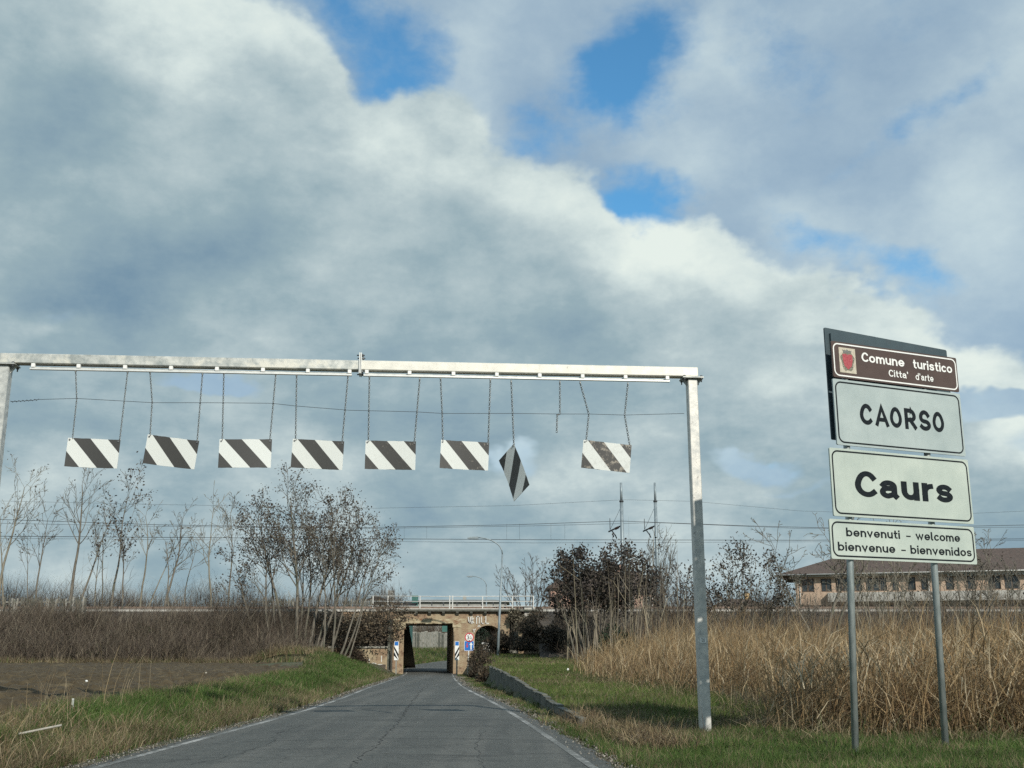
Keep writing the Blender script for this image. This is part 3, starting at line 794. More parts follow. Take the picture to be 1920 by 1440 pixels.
def hung_plate(root, TL, U, V, w, h, stripe, holes=True):
    """striped metal plate: TL corner, U to the right, V downwards"""
    N = U.cross(V).normalized()
    if N.dot(Vector((0, -1, 0))) < 0 and abs(N.y) > 0.2: N = -N
    off = wloc(root); t = 0.003
    n = 12
    us = [k / n for k in range(n + 1)]
    rr = random.Random(int(abs(TL.x) * 1000))
    bend = rr.uniform(-0.012, 0.012)
    vs = []; uv = []
    for sd in (1, -1):
        for v in (0.0, 0.5, 1.0):
            for u in us:
                jx = (rr.uniform(-0.003, 0.003) if v != 0.5 else 0)
                p = TL + U * (u * w) + V * (v * h + jx) + N * (sd * t + bend * math.sin(u * PI) * (1 + v))
                vs.append(p - off); uv.append((u, v))
    m = n + 1; fs = []; mi = []
    for sd in (0, 1):
        b = sd * 3 * m
        for r in range(2):
            for k in range(n):
                q = (b + r * m + k, b + (r + 1) * m + k, b + (r + 1) * m + k + 1, b + r * m + k + 1)
                fs.append(q if sd == 0 else q[::-1]); mi.append(sd)
    B = 3 * m
    per = [k for k in range(m)] + [m + n, 2 * m + n] + [2 * m + k for k in range(n - 1, -1, -1)] + [m]
    for a, b in zip(per, per[1:] + per[:1]): fs.append((a, b, b + B, a + B)); mi.append(1)
    me = bpy.data.meshes.new('plate'); me.from_pydata(vs, [], fs); me.polygons.foreach_set('material_index', mi)
    ul = me.uv_layers.new(name='UVMap')
    for lp in me.loops: ul.data[lp.index].uv = uv[lp.vertex_index]
    me.update()
    pl = link_mesh('plate', me, [stripe, GALVP], root)
    for u in ((0.035, 0.965) if holes else (0.035,)):
        c = TL + U * (u * w) + V * 0.03
        MB().tube([c - N * 0.012, c + N * 0.014], 0.014, 8).build('eyelet', BOLT, root)
    return pl


PANELS = [  # corners TL TR BL in the photograph, chains (two polylines), wear, label
    ((130, 822), (228, 826), (123, 875), [(144, 698), (146, 750), (138, 824)], [(241, 700), (226, 829)], 0.02, 'striped panel nearest the left gantry post, hanging almost level'),
    ((279, 816), (375, 828), (270, 869), [(283, 700), (287, 755), (283, 818)], [(381, 703), (371, 830)], 0.03, 'second striped panel from the left, hanging tilted down to the right'),
    ((413, 825), (511, 825), (412, 879), [(421, 702), (418, 827)], [(518, 704), (507, 827)], 0.03, 'third striped panel from the left, clean black stripes and hanging square'),
    ((550, 824), (646, 829), (547, 876), [(557, 706), (555, 827)], [(653, 707), (642, 831)], 0.10, 'fourth striped panel from the left, lightly scuffed, just left of the beam joint'),
    ((686, 827), (780, 829), (685, 879), [(693, 709), (691, 829)], [(787, 713), (777, 831)], 0.13, 'striped panel just right of the beam joint, scratched dark stripes'),
    ((827, 826), (917, 831), (824, 878), [(826, 712), (829, 779), (830, 828)], [(919, 715), (915, 833)], 0.14, 'scratched striped panel left of the one turned on edge'),
    None,
    ((1093, 826), (1183, 836), (1089, 876), [(1087, 720), (1103, 778), (1098, 829)], [(1176, 722), (1170, 780), (1180, 839)], 0.24, 'rightmost striped panel, badly worn with rusty black corners'),
]
for i, P in enumerate(PANELS):
    if P is None:
        TL = gpt(963, 833, 0.06)
        w, h = 0.84, 0.47
        yaw = R(57)
        hd = (-GU * math.cos(yaw) - GN * math.sin(yaw)) * -1         # horizontal direction lying in the turned plate
        dg = math.atan2(h, w)
        # the diagonal hangs plumb: U runs right-down, V left-down
        Uv = (hd * math.sin(dg) - GZ * math.cos(dg)).normalized()
        Vv = (-hd * math.cos(dg) - GZ * math.sin(dg)).normalized()
        root = empty('hanging_striped_panel', TL - GZ * 0.95)
        tag(root, 'striped panel turned on edge, dangling by one corner from a single chain', 'warning panel', 'striped panels hanging from the gantry')
        hung_plate(root, TL, Uv, Vv, w, h, stripe_mat('stripes_turned', 0.05), False)
        chain([gpt(958, 718, 0.06), TL - GZ * 0.02], 'chain', root)
        continue
    tl, tr, bl, c1, c2, wear, lab = P
    TL, TR, BL = gpt(*tl, 0.06), gpt(*tr, 0.06), gpt(*bl, 0.06)
    U = (TR - TL).normalized(); w = (TR - TL).length; V = (BL - TL); h = 0.47
    V = (V - U * V.dot(U)).normalized()
    sw = random.Random(i).uniform(-0.06, 0.06); V = (V + GN * sw).normalized()
    root = empty('hanging_striped_panel', (TL + TR) / 2 - GZ * 0.5)
    tag(root, lab, 'warning panel', 'striped panels hanging from the gantry')
    hung_plate(root, TL, U, V, w, h, stripe_mat('stripes_%d' % i, wear))
    for pl_ in (c1, c2): chain([gpt(*q, 0.06) for q in pl_], 'chain', root)
lone = chain([gpt(1049, 719, .06), gpt(1049, 778, .06), gpt(1044, 779, .06), gpt(1043, 812, .06)], 'loose_chain', None)
tag(lone, 'short loose chain without a panel, beside the worn rightmost striped panel', 'chain')
wp = [(23, 755), (60, 753), (75, 751), (146, 749), (290, 757), (400, 757), (510, 758), (555, 763), (655, 771), (780, 774), (830, 777), (965, 777), (1045, 778), (1103, 778), (1170, 780), (1281, 777)]
wpts = [gpt(x, y, 0.075) for x, y in wp]
wo = MB().tube(wpts, 0.0042, 5)
for k in range(14):
    a = wpts[0].lerp(wpts[2], k / 14); wo.tube([a + Vector((0, 0, .012 * (-1) ** k)), a + Vector((0.04, 0, -.014 * (-1) ** k))], 0.004, 4)
tag(wo.build('tie_wire', WIRE), 'thin dark wire strung between the gantry posts through the chains', 'wire')

# ------------------------------------------------------------------ town sign on two posts
SAZ = R(66); SU = Vector((math.sin(SAZ), math.cos(SAZ), 0)); SN = Vector((math.cos(SAZ), -math.sin(SAZ), 0))
S0 = at(1690, 850, 15.2); S0.z = 0.0


def sp(s, d, z): return S0 + SU * s + SN * d + GZ * z


sign = empty('town_sign', (S0.x, S0.y, 0.0))
tag(sign, 'welcome sign reading CAORSO and Caurs on two round grey posts', 'road sign')
for (a, b, ztop) in (((-1.14, 0.03), (-0.83, 5.3), 5.3), ((0.40, -0.03), (0.60, 5.3), 5.3)):
    MB().tube([sp(a[0], -0.075, -0.35), sp(b[0], -0.075, b[1])], 0.046, 14).build('post', GALVP, sign)
PLATES = [('brown', -1.10, 1.225, 4.965, 5.485, -0.012, 0.0), ('caorso', -1.13, 1.215, 4.005, 4.935, 0.002, 0.2), ('caurs', -1.285, 1.228, 3.022, 3.952, 0.016, 0.5), ('wel', -1.36, 1.228, 2.452, 2.982, 0.004, 0.2)]
for nm, s0, s1, z0, z1, d, roll in PLATES:
    w, h = s1 - s0, z1 - z0
    fr = (sp((s0 + s1) / 2, d, (z0 + z1) / 2), SU, GZ, SN)
    face = SIGNBR if nm == 'brown' else (SIGNW if nm == 'caorso' else SIGNW2)
    ink = WHITE if nm == 'brown' else SIGNK
    mb = MB().prism(rrect(w, h, 0.02, 3), fr, -0.022, 0.0)
    pl = mb.build('sign_plate', face, sign)
    ins, th, rad = (0.022, 0.019, 0.085) if nm == 'brown' else (0.030, 0.021, 0.10)
    o_, i_ = rrect(w, h, rad + ins, 6, ins), rrect(w, h, rad + ins, 6, ins + th)
    bd = MB(); bd.ring(o_, i_, fr, 0.003)
    if nm in ('caorso', 'caurs'):            # a second faint line where the old border shows through
        pass
    bd.build('border', ink, pl)
    def T(body, u0, u1, v0, v1, b=.2, gap=.17):
        put_text(MB(), body, fr, (u0 - .5) * w, (u1 - .5) * w, (.5 - v1) * h, (.5 - v0) * h, 0.003, b, gap).build('lettering', ink, pl)
    if nm == 'brown':
        T('Comune', .225, .562, .20, .475, .28, .14); T('turistico', .632, .955, .205, .475, .28, .16)
        T("Citta'", .43, .585, .595, .80, .25); T("d'arte", .645, .79, .595, .80, .25, .22)
        eu, ev, ew, eh = (.115 - .5) * w, (.5 - .50) * h, .125 * w, .70 * h
        ef = (fr[0] + SU * eu + GZ * ev, SU, GZ, SN)
        em = MB().prism([(-ew / 2, -eh / 2), (ew / 2, -eh / 2), (ew / 2, eh / 2), (-ew / 2, eh / 2)], ef, 0.0005, 0.004).build('crest_panel', mat('crest_cream', (0.42, 0.38, 0.29), (0.55, 0.51, 0.42), 30, 0.6), pl)
        sh = [(0, -.36), (.22, -.22), (.30, 0.02), (.30, .24), (.10, .26), (0, .22), (-.10, .26), (-.30, .24), (-.30, .02), (-.22, -.22)]
        wre = [(0.40 * math.cos(a) * (1 + .12 * math.sin(5 * a)), 0.42 * math.sin(a) * (1 + .10 * math.cos(6 * a))) for a in [k * PI / 18 for k in range(36)]]
        MB().prism([(a * ew, b * eh) for a, b in wre], ef, 0.0045, 0.006).build('crest_foliage', mat('crest_foliage', (0.06, 0.075, 0.06), (0.22, 0.19, 0.13), 90, 0.6, c3=(0.35, 0.33, 0.27), s3=70, t3=(0.52, 0.6)), pl)
        MB().prism([(a * ew, b * eh) for a, b in sh], ef, 0.0065, 0.008).build('crest_shield', mat('crest_red', (0.30, 0.035, 0.05), (0.42, 0.09, 0.10), 55, 0.6, c3=(0.45, 0.28, 0.22), s3=45, t3=(0.6, 0.7)), pl)
        cr = MB().prism([(-.22 * ew, .30 * eh), (.22 * ew, .30 * eh), (.28 * ew, .42 * eh), (.12 * ew, .36 * eh), (0, .45 * eh), (-.12 * ew, .36 * eh), (-.28 * ew, .42 * eh)], ef, 0.0065, 0.008)
        cr.build('crest_crown', mat('crest_grey', (0.10, 0.11, 0.11), (0.2, 0.2, 0.18), 80, 0.6), pl)
    elif nm == 'caorso':
        for ch, u in zip('CAORSO', (.185, .300, .415, .530, .643, .752)):
            T(ch, u, u + (.092 if ch != 'A' else .104), .325, .665, .34 if ch != 'A' else .31)
    elif nm == 'caurs':
        T('Caurs', .158, .858, .30, .705, .33, .17)
    else:
        T('benvenuti', .105, .465, .195, .425, .27); T('-', .508, .540, .322, .362); T('welcome', .575, .89, .195, .425, .27)
        T('bienvenue', .045, .425, .565, .795, .27); T('-', .466, .498, .692, .732); T('bienvenidos', .53, .965, .565, .795, .27)
    for zc in ((z0 + z1) / 2 - h * .25, (z0 + z1) / 2 + h * .25):
        MB().box(sp((s0 + s1) / 2, d - 0.034, zc), (w * 0.92, 0.022, 0.035), Matrix((SU, -SN, GZ)).transposed()).build('stiffener', GALVP, pl)
# the board that faces the other way, seen from behind
BAZ = R(61); BU = Vector((math.sin(BAZ), math.cos(BAZ), 0)); BN = Vector((math.cos(BAZ), -math.sin(BAZ), 0))
b0 = sp(0, -0.33, 0)
def bpt(px, py): return on_plane(px, py, b0, BN)
A_, B_, D_ = bpt(1545, 609), bpt(1775, 661), bpt(1545, 822)
wb = (B_ - A_).dot(BU); zt, zb = (A_.z + B_.z) / 2, D_.z
fr = (Vector((A_.x, A_.y, 0)) + BU * wb / 2 + GZ * (zt + zb) / 2, BU, GZ, BN)
bk = MB().prism(rrect(wb, zt - zb, 0.02, 3), fr, -0.02, 0.0).build('rear_board', SIGNBK, sign)
for dz in (-0.5, 0.45):
    MB().box(fr[0] + GZ * dz + BN * 0.018, (wb * 0.9, 0.03, 0.04), Matrix((BU, -BN, GZ)).transposed()).build('stiffener', SIGNBK, bk)
MB().box(fr[0] + BU * (-wb / 2 + 0.10) + BN * 0.02, (0.035, 0.03, (zt - zb) * 0.9), Matrix((BU, -BN, GZ)).transposed()).build('stiffener', SIGNBK, bk)

# ------------------------------------------------------------------ railway bridge
YB = 79.0; YBK = 89.5
bridge = empty('railway_bridge', (-4.0, YB, -0.45))
tag(bridge, 'low brick railway bridge over the road with a white railing along the deck', 'bridge')
SKX = -0.10                               # the passage follows the road's slant


def slab(mb, x0, x1, z0, z1, y0=YB, y1=YBK, skew=True):
    k = SKX * (y1 - YB) if skew else 0; k0 = SKX * (y0 - YB) if skew else 0
    vs = [(x0 + k0, y0, z0), (x1 + k0, y0, z0), (x1 + k, y1, z0), (x0 + k, y1, z0), (x0 + k0, y0, z1), (x1 + k0, y0, z1), (x1 + k, y1, z1), (x0 + k, y1, z1)]
    return mb.add(vs, [(3, 2, 1, 0), (4, 5, 6, 7), (0, 1, 5, 4), (1, 2, 6, 5), (2, 3, 7, 6), (3, 0, 4, 7)])


XA, XB_, XC, XD, XE = -8.38, -7.60, -4.12, -2.62, -0.70
XF = -0.16
ZL, ZLT, ZD0, ZD1 = 3.02, 3.32, 3.80, 3.95
slab(MB(), XA, XB_, -0.9, ZL).build('pier', BRICK, bridge)
slab(MB(), XC, XD, -0.9, ZL).build('pier', BRICK, bridge)
slab(MB(), XA - 0.03, XB_ + 0.10, ZL - 0.42, ZL + 0.002, YB - 0.03, YB + 0.5).build('capital_stone', LIMEST, bridge)
slab(MB(), XC - 0.06, XC + 0.5, ZL - 0.30, ZL + 0.002, YB - 0.03, YB + 0.5).build('capital_stone', LIMEST, bridge)
slab(MB(), XA, XC + 0.9, ZL + 0.004, ZLT, YB - 0.02).build('lintel', LIMEST, bridge)
# broken lower edge of the lintel
lb = MB(); r_ = random.Random(4)
for k in range(16):
    x = XB_ + (XC - XB_) * (k + .5) / 16 + r_.uniform(-.05, .05)
    lb.box((x, YB + 0.1, ZL + 0.02 - r_.uniform(0, .05)), (0.24, 0.22, 0.07))
lb.build('spalled_edge', LIMEST, bridge)
slab(MB(), XA, XC + 0.9, ZLT + 0.002, ZD0, YB).build('parapet_wall', BRICK, bridge)
# arch wall
AX0, AX1, AZS, AZT = XD, XE, 2.05, 2.86
ac = (AX0 + AX1) / 2; hw = (AX1 - AX0) / 2; na = 14
arc = [(ac + hw * math.cos(PI - PI * k / na), AZS + (AZT - AZS) * math.sin(PI * k / na)) for k in range(na + 1)]
aw = MB()
yk0, yk1 = YB + 0.01, YBK - 1.0
top0 = [(AX0 - 0.0, ZD0), (AX1 + 0.54, ZD0)]
for y in (yk0,):
    # front face as strips above the arc
    for k in range(na):
        (xa, za), (xb, zb_) = arc[k], arc[k + 1]
        aw.add([(xa, y, za), (xb, y, zb_), (xb, y, ZD0), (xa, y, ZD0)], [(0, 1, 2, 3)])
        s1 = SKX * (yk1 - YB)
        aw.add([(xa, y, za), (xa + s1, yk1, za), (xb + s1, yk1, zb_), (xb, y, zb_)], [(0, 1, 2, 3)])
    aw.add([(XC + 0.9, y, ZL + .3), (AX0, y, ZL - .1), (AX0, y, ZD0), (XC + 0.9, y, ZD0)], [(0, 1, 2, 3)])
aw.build('arch_wall', BRICK, bridge)
slab(MB(), XD - 1.0, XD + 0.001, ZL - 1.0, ZD0 - 0.01, YB + 0.02).build('spandrel', BRICK, bridge)
slab(MB(), XE, XF, -0.5, ZD0, YB + 0.0).build('pier', BRICK, bridge)
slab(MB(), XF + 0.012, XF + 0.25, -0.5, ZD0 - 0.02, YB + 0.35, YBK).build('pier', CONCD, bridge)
# arch voussoirs: brick ring slightly proud
vr = MB()
for k in range(na):
    (xa, za), (xb, zb_) = arc[k], arc[k + 1]
    o1 = (ac + (xa - ac) * 1.17, AZS + (za - AZS) * 1.17); o2 = (ac + (xb - ac) * 1.17, AZS + (zb_ - AZS) * 1.17)
    vs = []
    for yy in (YB - 0.03, YB + 0.06): vs += [(xa, yy, za), (xb, yy, zb_), (o2[0] - .006, yy, o2[1]), (o1[0], yy, o1[1])]
    vr.add(vs, [(0, 1, 2, 3), (4, 7, 6, 5), (0, 4, 5, 1), (1, 5, 6, 2), (2, 6, 7, 3), (3, 7, 4, 0)])
vr.build('arch_ring', BRICK, bridge)
MB().bx(XE + 0.75, BX1 + 0.4, YB + 0.55, YB + 1.0, -0.3, ZD0 - 0.25).build('wing_wall', CONC, bridge)
MB().bx(XF + 0.6, BX1 + 6.5, YB - 2.4, YB - 2.0, 0.3, 2.55).build('wing_wall', BRICK, bridge)
p0 = at(983, 1140, YB); MB().bx(p0.x, BX1 + 0.02, YB - 0.1, YB + 0.7, 3.0, 4.12, 0.02).build('end_block', PALE, bridge)
# deck slab, brackets
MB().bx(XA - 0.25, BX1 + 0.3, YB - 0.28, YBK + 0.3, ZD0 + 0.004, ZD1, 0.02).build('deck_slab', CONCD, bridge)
MB().bx(XA - 0.2, XF + 0.4, YB - 0.30, YB + 0.1, ZD1 + 0.002, ZD1 + 0.07).build('coping', PALE, bridge)
for px in (754, 781, 806, 832, 858, 884, 910, 936):
    x = at(px, 1150, YB).x
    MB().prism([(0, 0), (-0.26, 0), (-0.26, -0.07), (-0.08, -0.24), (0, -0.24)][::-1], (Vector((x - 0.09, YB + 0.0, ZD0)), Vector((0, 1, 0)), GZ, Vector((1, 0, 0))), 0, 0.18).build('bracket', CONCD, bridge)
# railing on the near edge
rl = empty('railing', (0, 0, 0)); rl.parent = bridge
rxa, rxb = at(690, 1130, YB).x, at(1000, 1130, YB).x
for z_, r__ in ((4.86, 0.022), (4.50, 0.020), (4.17, 0.020)):
    MB().tube([(rxa, YB - 0.2, z_ + 0.02), ((rxa + rxb) / 2, YB - 0.2, z_ - .01), (rxb, YB - 0.2, z_ + .01)], r__ * 1.25, 6).build('rail_bar', RAILW, rl)
for px in (700, 728, 788, 843.5, 849, 905, 961, 1000):
    x = at(px, 1130, YB).x
    MB().bx(x - 0.035, x + 0.035, YB - 0.235, YB - 0.165, ZD1 + 0.07, 4.90 + (0.02 if px in (843.5, 849) else 0), 0.008).build('baluster', RAILW, rl)
for z_ in (4.95, 4.50):
    MB().tube([(rxa, YBK - 0.2, z_), (rxb, YBK - 0.2, z_)], 0.04, 6).build('rail_bar', DSTEEL, rl)
for px in (765, 787, 810, 832, 857, 879, 903, 925, 947):
    x = at(px, 1130, YBK).x
    MB().bx(x - 0.045, x + 0.045, YBK - 0.24, YBK - 0.16, ZD1, 4.98).build('baluster', DSTEEL, rl)
# left wing wall with pale coping
wl = empty('wing_wall_base', (0, 0, 0)); wl.parent = bridge; wl.name = 'retaining_wing'
wx0, wx1 = at(640, 1215, 77.5).x, at(727, 1215, 77.5).x
MB().bx(wx0 - 3, wx1, 77.3, 77.75, -0.8, 1.28).build('wall_face', BRICK, wl)
MB().bx(wx0 - 3.1, wx1 + 0.05, 77.22, 77.85, 1.282, 1.42, 0.02).build('coping', CONC, wl)
MB().bx(wx1 + 0.003, XA + 0.02, 77.35, YB + 0.2, -0.8, 3.2).build('return_wall', CONCD, wl)
MB().bx(XA - 3.6, XA - 0.02, YB - 0.2, YB + 0.6, 1.0, ZD0 - 0.05).build('wing_wall', BRICK, bridge)


def strokes(mb, lines, o, sx_, sz_, th, y):
    for ln in lines:
        for a, b in zip(ln[:-1], ln[1:]):
            p = Vector((o[0] + a[0] * sx_, y, o[1] + a[1] * sz_)); q = Vector((o[0] + b[0] * sx_, y, o[1] + b[1] * sz_))
            d = (q - p).normalized(); n = Vector((-d.z, 0, d.x)) * th / 2; e = d * th * .4
            mb.add([p - n - e, q - n + e, q + n + e, p + n - e], [(0, 1, 2, 3)])


GRAF = mat('white_graffiti', (0.50, 0.50, 0.46), (0.66, 0.66, 0.62), 9, 0.7)
gf = MB(); g0 = at(878, 1169, YB)
strokes(gf, [[(0, .9), (.08, .2), (.22, .1), (.25, .9)], [(.42, 1), (.42, .0)], [(.6, .75), (.44, .45), (.62, .1)], [(.95, 0), (.95, 1), (1.25, 1), (1.25, .05)],
             [(1.5, .95), (1.5, .05), (1.7, .0)], [(2.0, 1), (2.0, 0), (2.3, 0)]], (g0.x, g0.z), 0.62, 0.48, 0.07, YB - 0.035)
strokes(gf, [[(1.15, -.5), (1.25, -.2), (1.4, -.5)], [(.6, -.9), (.72, -1.3)], [(.85, -.85), (.7, -1.05)]], (g0.x, g0.z), 0.6, 0.45, 0.06, YB - 0.035)
gf.build('graffiti', GRAF, bridge)
gf = MB(); g1 = at(692, 1247, 77.3)
strokes(gf, [[(0, 1), (0, .2)], [(.3, .3), (.5, .35), (.7, .2)], [(1.2, 1.5), (1.2, .6)], [(.9, .1), (1.25, .1)], [(.1, .0), (.6, .0)]], (g1.x, g1.z), 0.7, 0.4, 0.06, 77.29)
gf.build('graffiti', GRAF, wl)

# ------------------------------------------------------------------ hazard markers on the bridge piers
def marker(px, flip, lab):
    b = at(px, 1252, 76.4); x = b.x
    root = empty('hazard_marker', (x, 76.4, -0.45)); tag(root, lab, 'hazard marker', 'striped markers either side of the bridge opening')
    MB().bx(x - 0.05, x + 0.05, 76.42, 76.50, -0.6, 1.0).build('post', CONC, root)
    z0, z1 = 0.50, 1.74; w = 0.30
    MB().bx(x - w / 2, x + w / 2, 76.38, 76.41, z0, z1, 0.006).build('board', WHITE, root)
    k = 0.30 if not flip else -0.30
    st = MB()
    for zc in (0.50, 0.95):
        pts = [(-w / 2, zc + k), (w / 2, zc - k), (w / 2, zc - k + .26), (-w / 2, zc + k + .26)]
        pts = [(u, min(max(v, z0), 1.42)) for u, v in pts]
        st.prism(pts, (Vector((x, 76.378, 0)), Vector((1, 0, 0)), GZ, Vector((0, -1, 0))), -0.001, 0.003)
    st.build('stripe', SIGNK, root)
    MB().bx(x - w / 2 + .03, x + w / 2 - .03, 76.374, 76.379, 1.47, 1.72).build('blue_band', BLUE, root)


marker(742.5, False, 'black and white striped marker on the left side of the bridge opening')
marker(856.5, True, 'black and white striped marker on the right side of the bridge opening')

# ------------------------------------------------------------------ height limit / priority sign
sx0 = at(877, 1262, 74.0); zg = float(ground(sx0.x, 74.0))
rs = empty('road_sign', (sx0.x, 74.0, zg)); tag(rs, 'round red ringed height limit sign above a blue priority sign on one pole', 'road sign')
top = at(880, 1195, 74.0); cx = top.x
MB().tube([(sx0.x - .02, 74.04, zg - 0.3), (cx, 74.04, top.z + 0.25)], 0.042, 8).build('pole', RAILW, rs)
fr = (Vector((cx, 74.0, top.z)), Vector((1, 0, 0)), GZ, Vector((0, -1, 0)))
circ = lambda r, n=28: [(r * math.cos(2 * PI * k / n), r * math.sin(2 * PI * k / n)) for k in range(n)]
rd = MB().prism(circ(.31), fr, -0.012, 0.0).build('round_plate', WHITE, rs)
MB().ring(circ(.305), circ(.235), fr, 0.003).build('red_ring', RED, rd)
t_ = MB(); put_text(t_, '3', fr, -.17, -.01, -.14, .13, .004, .26); put_text(t_, '50', fr, .02, .18, -.13, .0, .004, .26); put_text(t_, 'm', fr, .05, .14, .04, .10, .004, .26)
t_.prism([(-.06, .225), (.06, .225), (0, .15)][::-1], fr, 0.003, 0.004); t_.prism([(-.06, -.225), (.06, -.225), (0, -.16)], fr, 0.003, 0.004)
t_.build('lettering', SIGNK, rd)
bz = at(879, 1211, 74.0).z
fr2 = (Vector((cx - .01, 74.0, bz)), Vector((1, 0, 0)), GZ, Vector((0, -1, 0)))
bp_ = MB().prism(rrect(.64, .64, .05), fr2, -0.012, 0.0).build('square_plate', BLUE, rs)
MB().ring(rrect(.63, .63, .05), rrect(.63, .63, .05, 5, .02), fr2, 0.003).build('white_edge', WHITE, bp_)
MB().prism([(.09, -.24), (.17, -.24), (.17, .06), (.24, .06), (.13, .25), (.02, .06), (.09, .06)], fr2, 0.001, 0.004).build('white_arrow', WHITE, bp_)
MB().prism([(-.16, .19), (-.16, .02), (-.22, .02), (-.13, -.14), (-.04, .02), (-.10, .02), (-.10, .19)], fr2, 0.001, 0.004).build('red_arrow', RED, bp_)


# ------------------------------------------------------------------ street lamps
def lamp(bx, by, Y, tx, ty, hx, hy, lab, thick=0.075):
    b = at(bx, by, Y); t = at(tx, ty, Y); h = at(hx, hy, Y)
    root = empty('street_lamp', b); tag(root, lab, 'street lamp', 'street lamps by the bridge')
    H = h.z
    zz = b.z + (H - b.z) * 0.86
    px_ = lambda z: b.x + (t.x - b.x) * (z - b.z) / (t.z - b.z)
    MB().tube([(b.x, Y, b.z - .4), (px_(b.z + 2.0), Y, b.z + 2.0), (px_(zz), Y, zz)], [thick * 1.25, thick * 1.05, thick * .7], 10).build('pole', LAMPM, root)
    s = Vector((px_(zz), Y, zz)); w = h.x - s.x; pts = []
    for k in range(9):
        a = k / 8 * PI / 2; pts.append((s.x + w * (1 - math.cos(a)) * 0.9, Y, zz + (H + .05 - zz) * math.sin(a) ** .9))
    pts.append((h.x + .3 * (1 if w < 0 else -1), Y, H + .03))
    MB().tube(pts, thick * .55, 8).build('arm', LAMPM, root)
    d = -1 if w < 0 else 1
    hd = MB().prism([(0, -.06), (.62, -.05), (.72, .0), (.55, .07), (0, .09)] if d > 0 else [(0, .09), (-.55, .07), (-.72, .0), (-.62, -.05), (0, -.06)], (Vector((h.x - d * .38, Y - .14, H)), Vector((1, 0, 0)), GZ, Vector((0, 1, 0))), 0, .28)
    l_ = hd.build('luminaire', LAMPM, root)
    MB().bx(min(h.x - d * .3, h.x + d * .2), max(h.x - d * .3, h.x + d * .2), Y - .1, Y + .1, H - .085, H - .062).build('lens', GLASS, l_)


lamp(933, 1230, 71.5, 942, 1040, 886, 1009, 'tall curved grey street lamp standing in front of the bridge')
lamp(912, 1215, 128, 912, 1105, 880, 1081, 'smaller street lamp seen beyond the bridge deck', 0.08)

# ------------------------------------------------------------------ low retaining wall of concrete panels
wall = empty('retaining_wall', (float(xw(35)), 35, 0)); tag(wall, 'low mossy concrete panel wall along the right edge of the road', 'wall')
y = WALL_Y0; k = 0; r_ = random.Random(11)
while y < WALL_Y1:
    L_ = 0.95 if y > 30 else 0.8
    ya, yb = y, min(y + L_ - 0.03, WALL_Y1)
    a = Vector((float(xw(ya)), ya, 0)); b = Vector((float(xw(yb)), yb, 0)); u = (b - a).normalized(); n_ = Vector((u.y, -u.x, 0))
    yc = (ya + yb) / 2
    ztop = float(np.interp(yc, [21, 26, 34, 42, 50.5], [0.10, 0.20, 0.34, 0.43, 0.50])) + r_.uniform(-.035, .02)
    zb = float(zr(yc)) - 0.35
    Mx = Matrix((u, -n_, GZ)).transposed() @ Matrix.Rotation(r_.uniform(-.03, .03), 3, 'X')
    MB().box((a + b) / 2 + GZ * (ztop + zb) / 2, ((b - a).length, 0.12, ztop - zb), Mx, 0.012).build('panel', CONCD, wall)
    MB().box((a + b) / 2 + GZ * (ztop + .012), ((b - a).length * .98, 0.14, 0.03), Mx, 0.008).build('coping', CONCD, wall)
    y += L_; k += 1
st = MB()
def rock(mb, c, s, seed):
    r_ = random.Random(seed); n = 8; m = 5; vs = []
    for i in range(m + 1):
        for j in range(n):
            th = PI * i / m; ph = 2 * PI * j / n; q = 1 + r_.uniform(-.18, .18)
            vs.append((c[0] + s[0] * q * math.sin(th) * math.cos(ph), c[1] + s[1] * q * math.sin(th) * math.sin(ph), c[2] + s[2] * q * math.cos(th)))
    mb.add(vs, [(i * n + j, (i + 1) * n + j, (i + 1) * n + (j + 1) % n, i * n + (j + 1) % n) for i in range(m) for j in range(n)])
    return mb
c = at(1207, 1402, 16.6); g_ = float(ground(c.x, 16.6)); rock(st, (c.x, 16.6, g_ + .02), (.24, .2, .10), 3)
tag(st.build('stone', STONE), 'pale flat stone in the grass left of the gantry post', 'stone')
c = at(1256, 1378, 18.6); g_ = float(ground(c.x, 18.6)); tag(rock(MB(), (c.x, 18.6, g_ + .03), (.12, .1, .07), 8).build('stone', STONE), 'small stone in the dark hollow beside the gantry post', 'stone')
# weathered pole lying in the weeds and a white stake at the field edge
a = at(30, 1421, 13.6); b = at(92, 1409, 13.6)
tag(MB().tube([(a.x, 13.6, .31), (b.x, 13.9, .39)], .014, 6).build('fallen_stick', DRYWOOD), 'pale stick lying in the dry weeds at the lower left', 'stick')
a = at(135, 1336, 17.5); g_ = float(ground(a.x, 17.5))
tag(MB().bx(a.x - .013, a.x + .013, 17.48, 17.51, g_ - .1, g_ + .20, .004).build('marker_stake', WHITE), 'short white stake at the corner of the ploughed field', 'stake')
for (px, py, Y, lab) in ((162, 1281, 30, 'small white scrap of litter lying in the ploughed field'), (386, 1267, 40, 'pale clod in the ploughed field near its far edge')):
    c = at(px, py, Y); tag(rock(MB(), (c.x, Y, .45), (.035, .03, .028), px).build('litter_scrap' if px == 162 else 'pale_clod', WHITE if px == 162 else STONE), lab, 'litter' if px == 162 else 'clod')
c = at(1065, 1258, 45); tag(rock(MB(), (c.x, 45, float(ground(c.x, 45)) + .12), (.05, .04, .05), 77).build('litter_scrap', WHITE), 'small white scrap lying on the grass bank right of the road', 'litter')

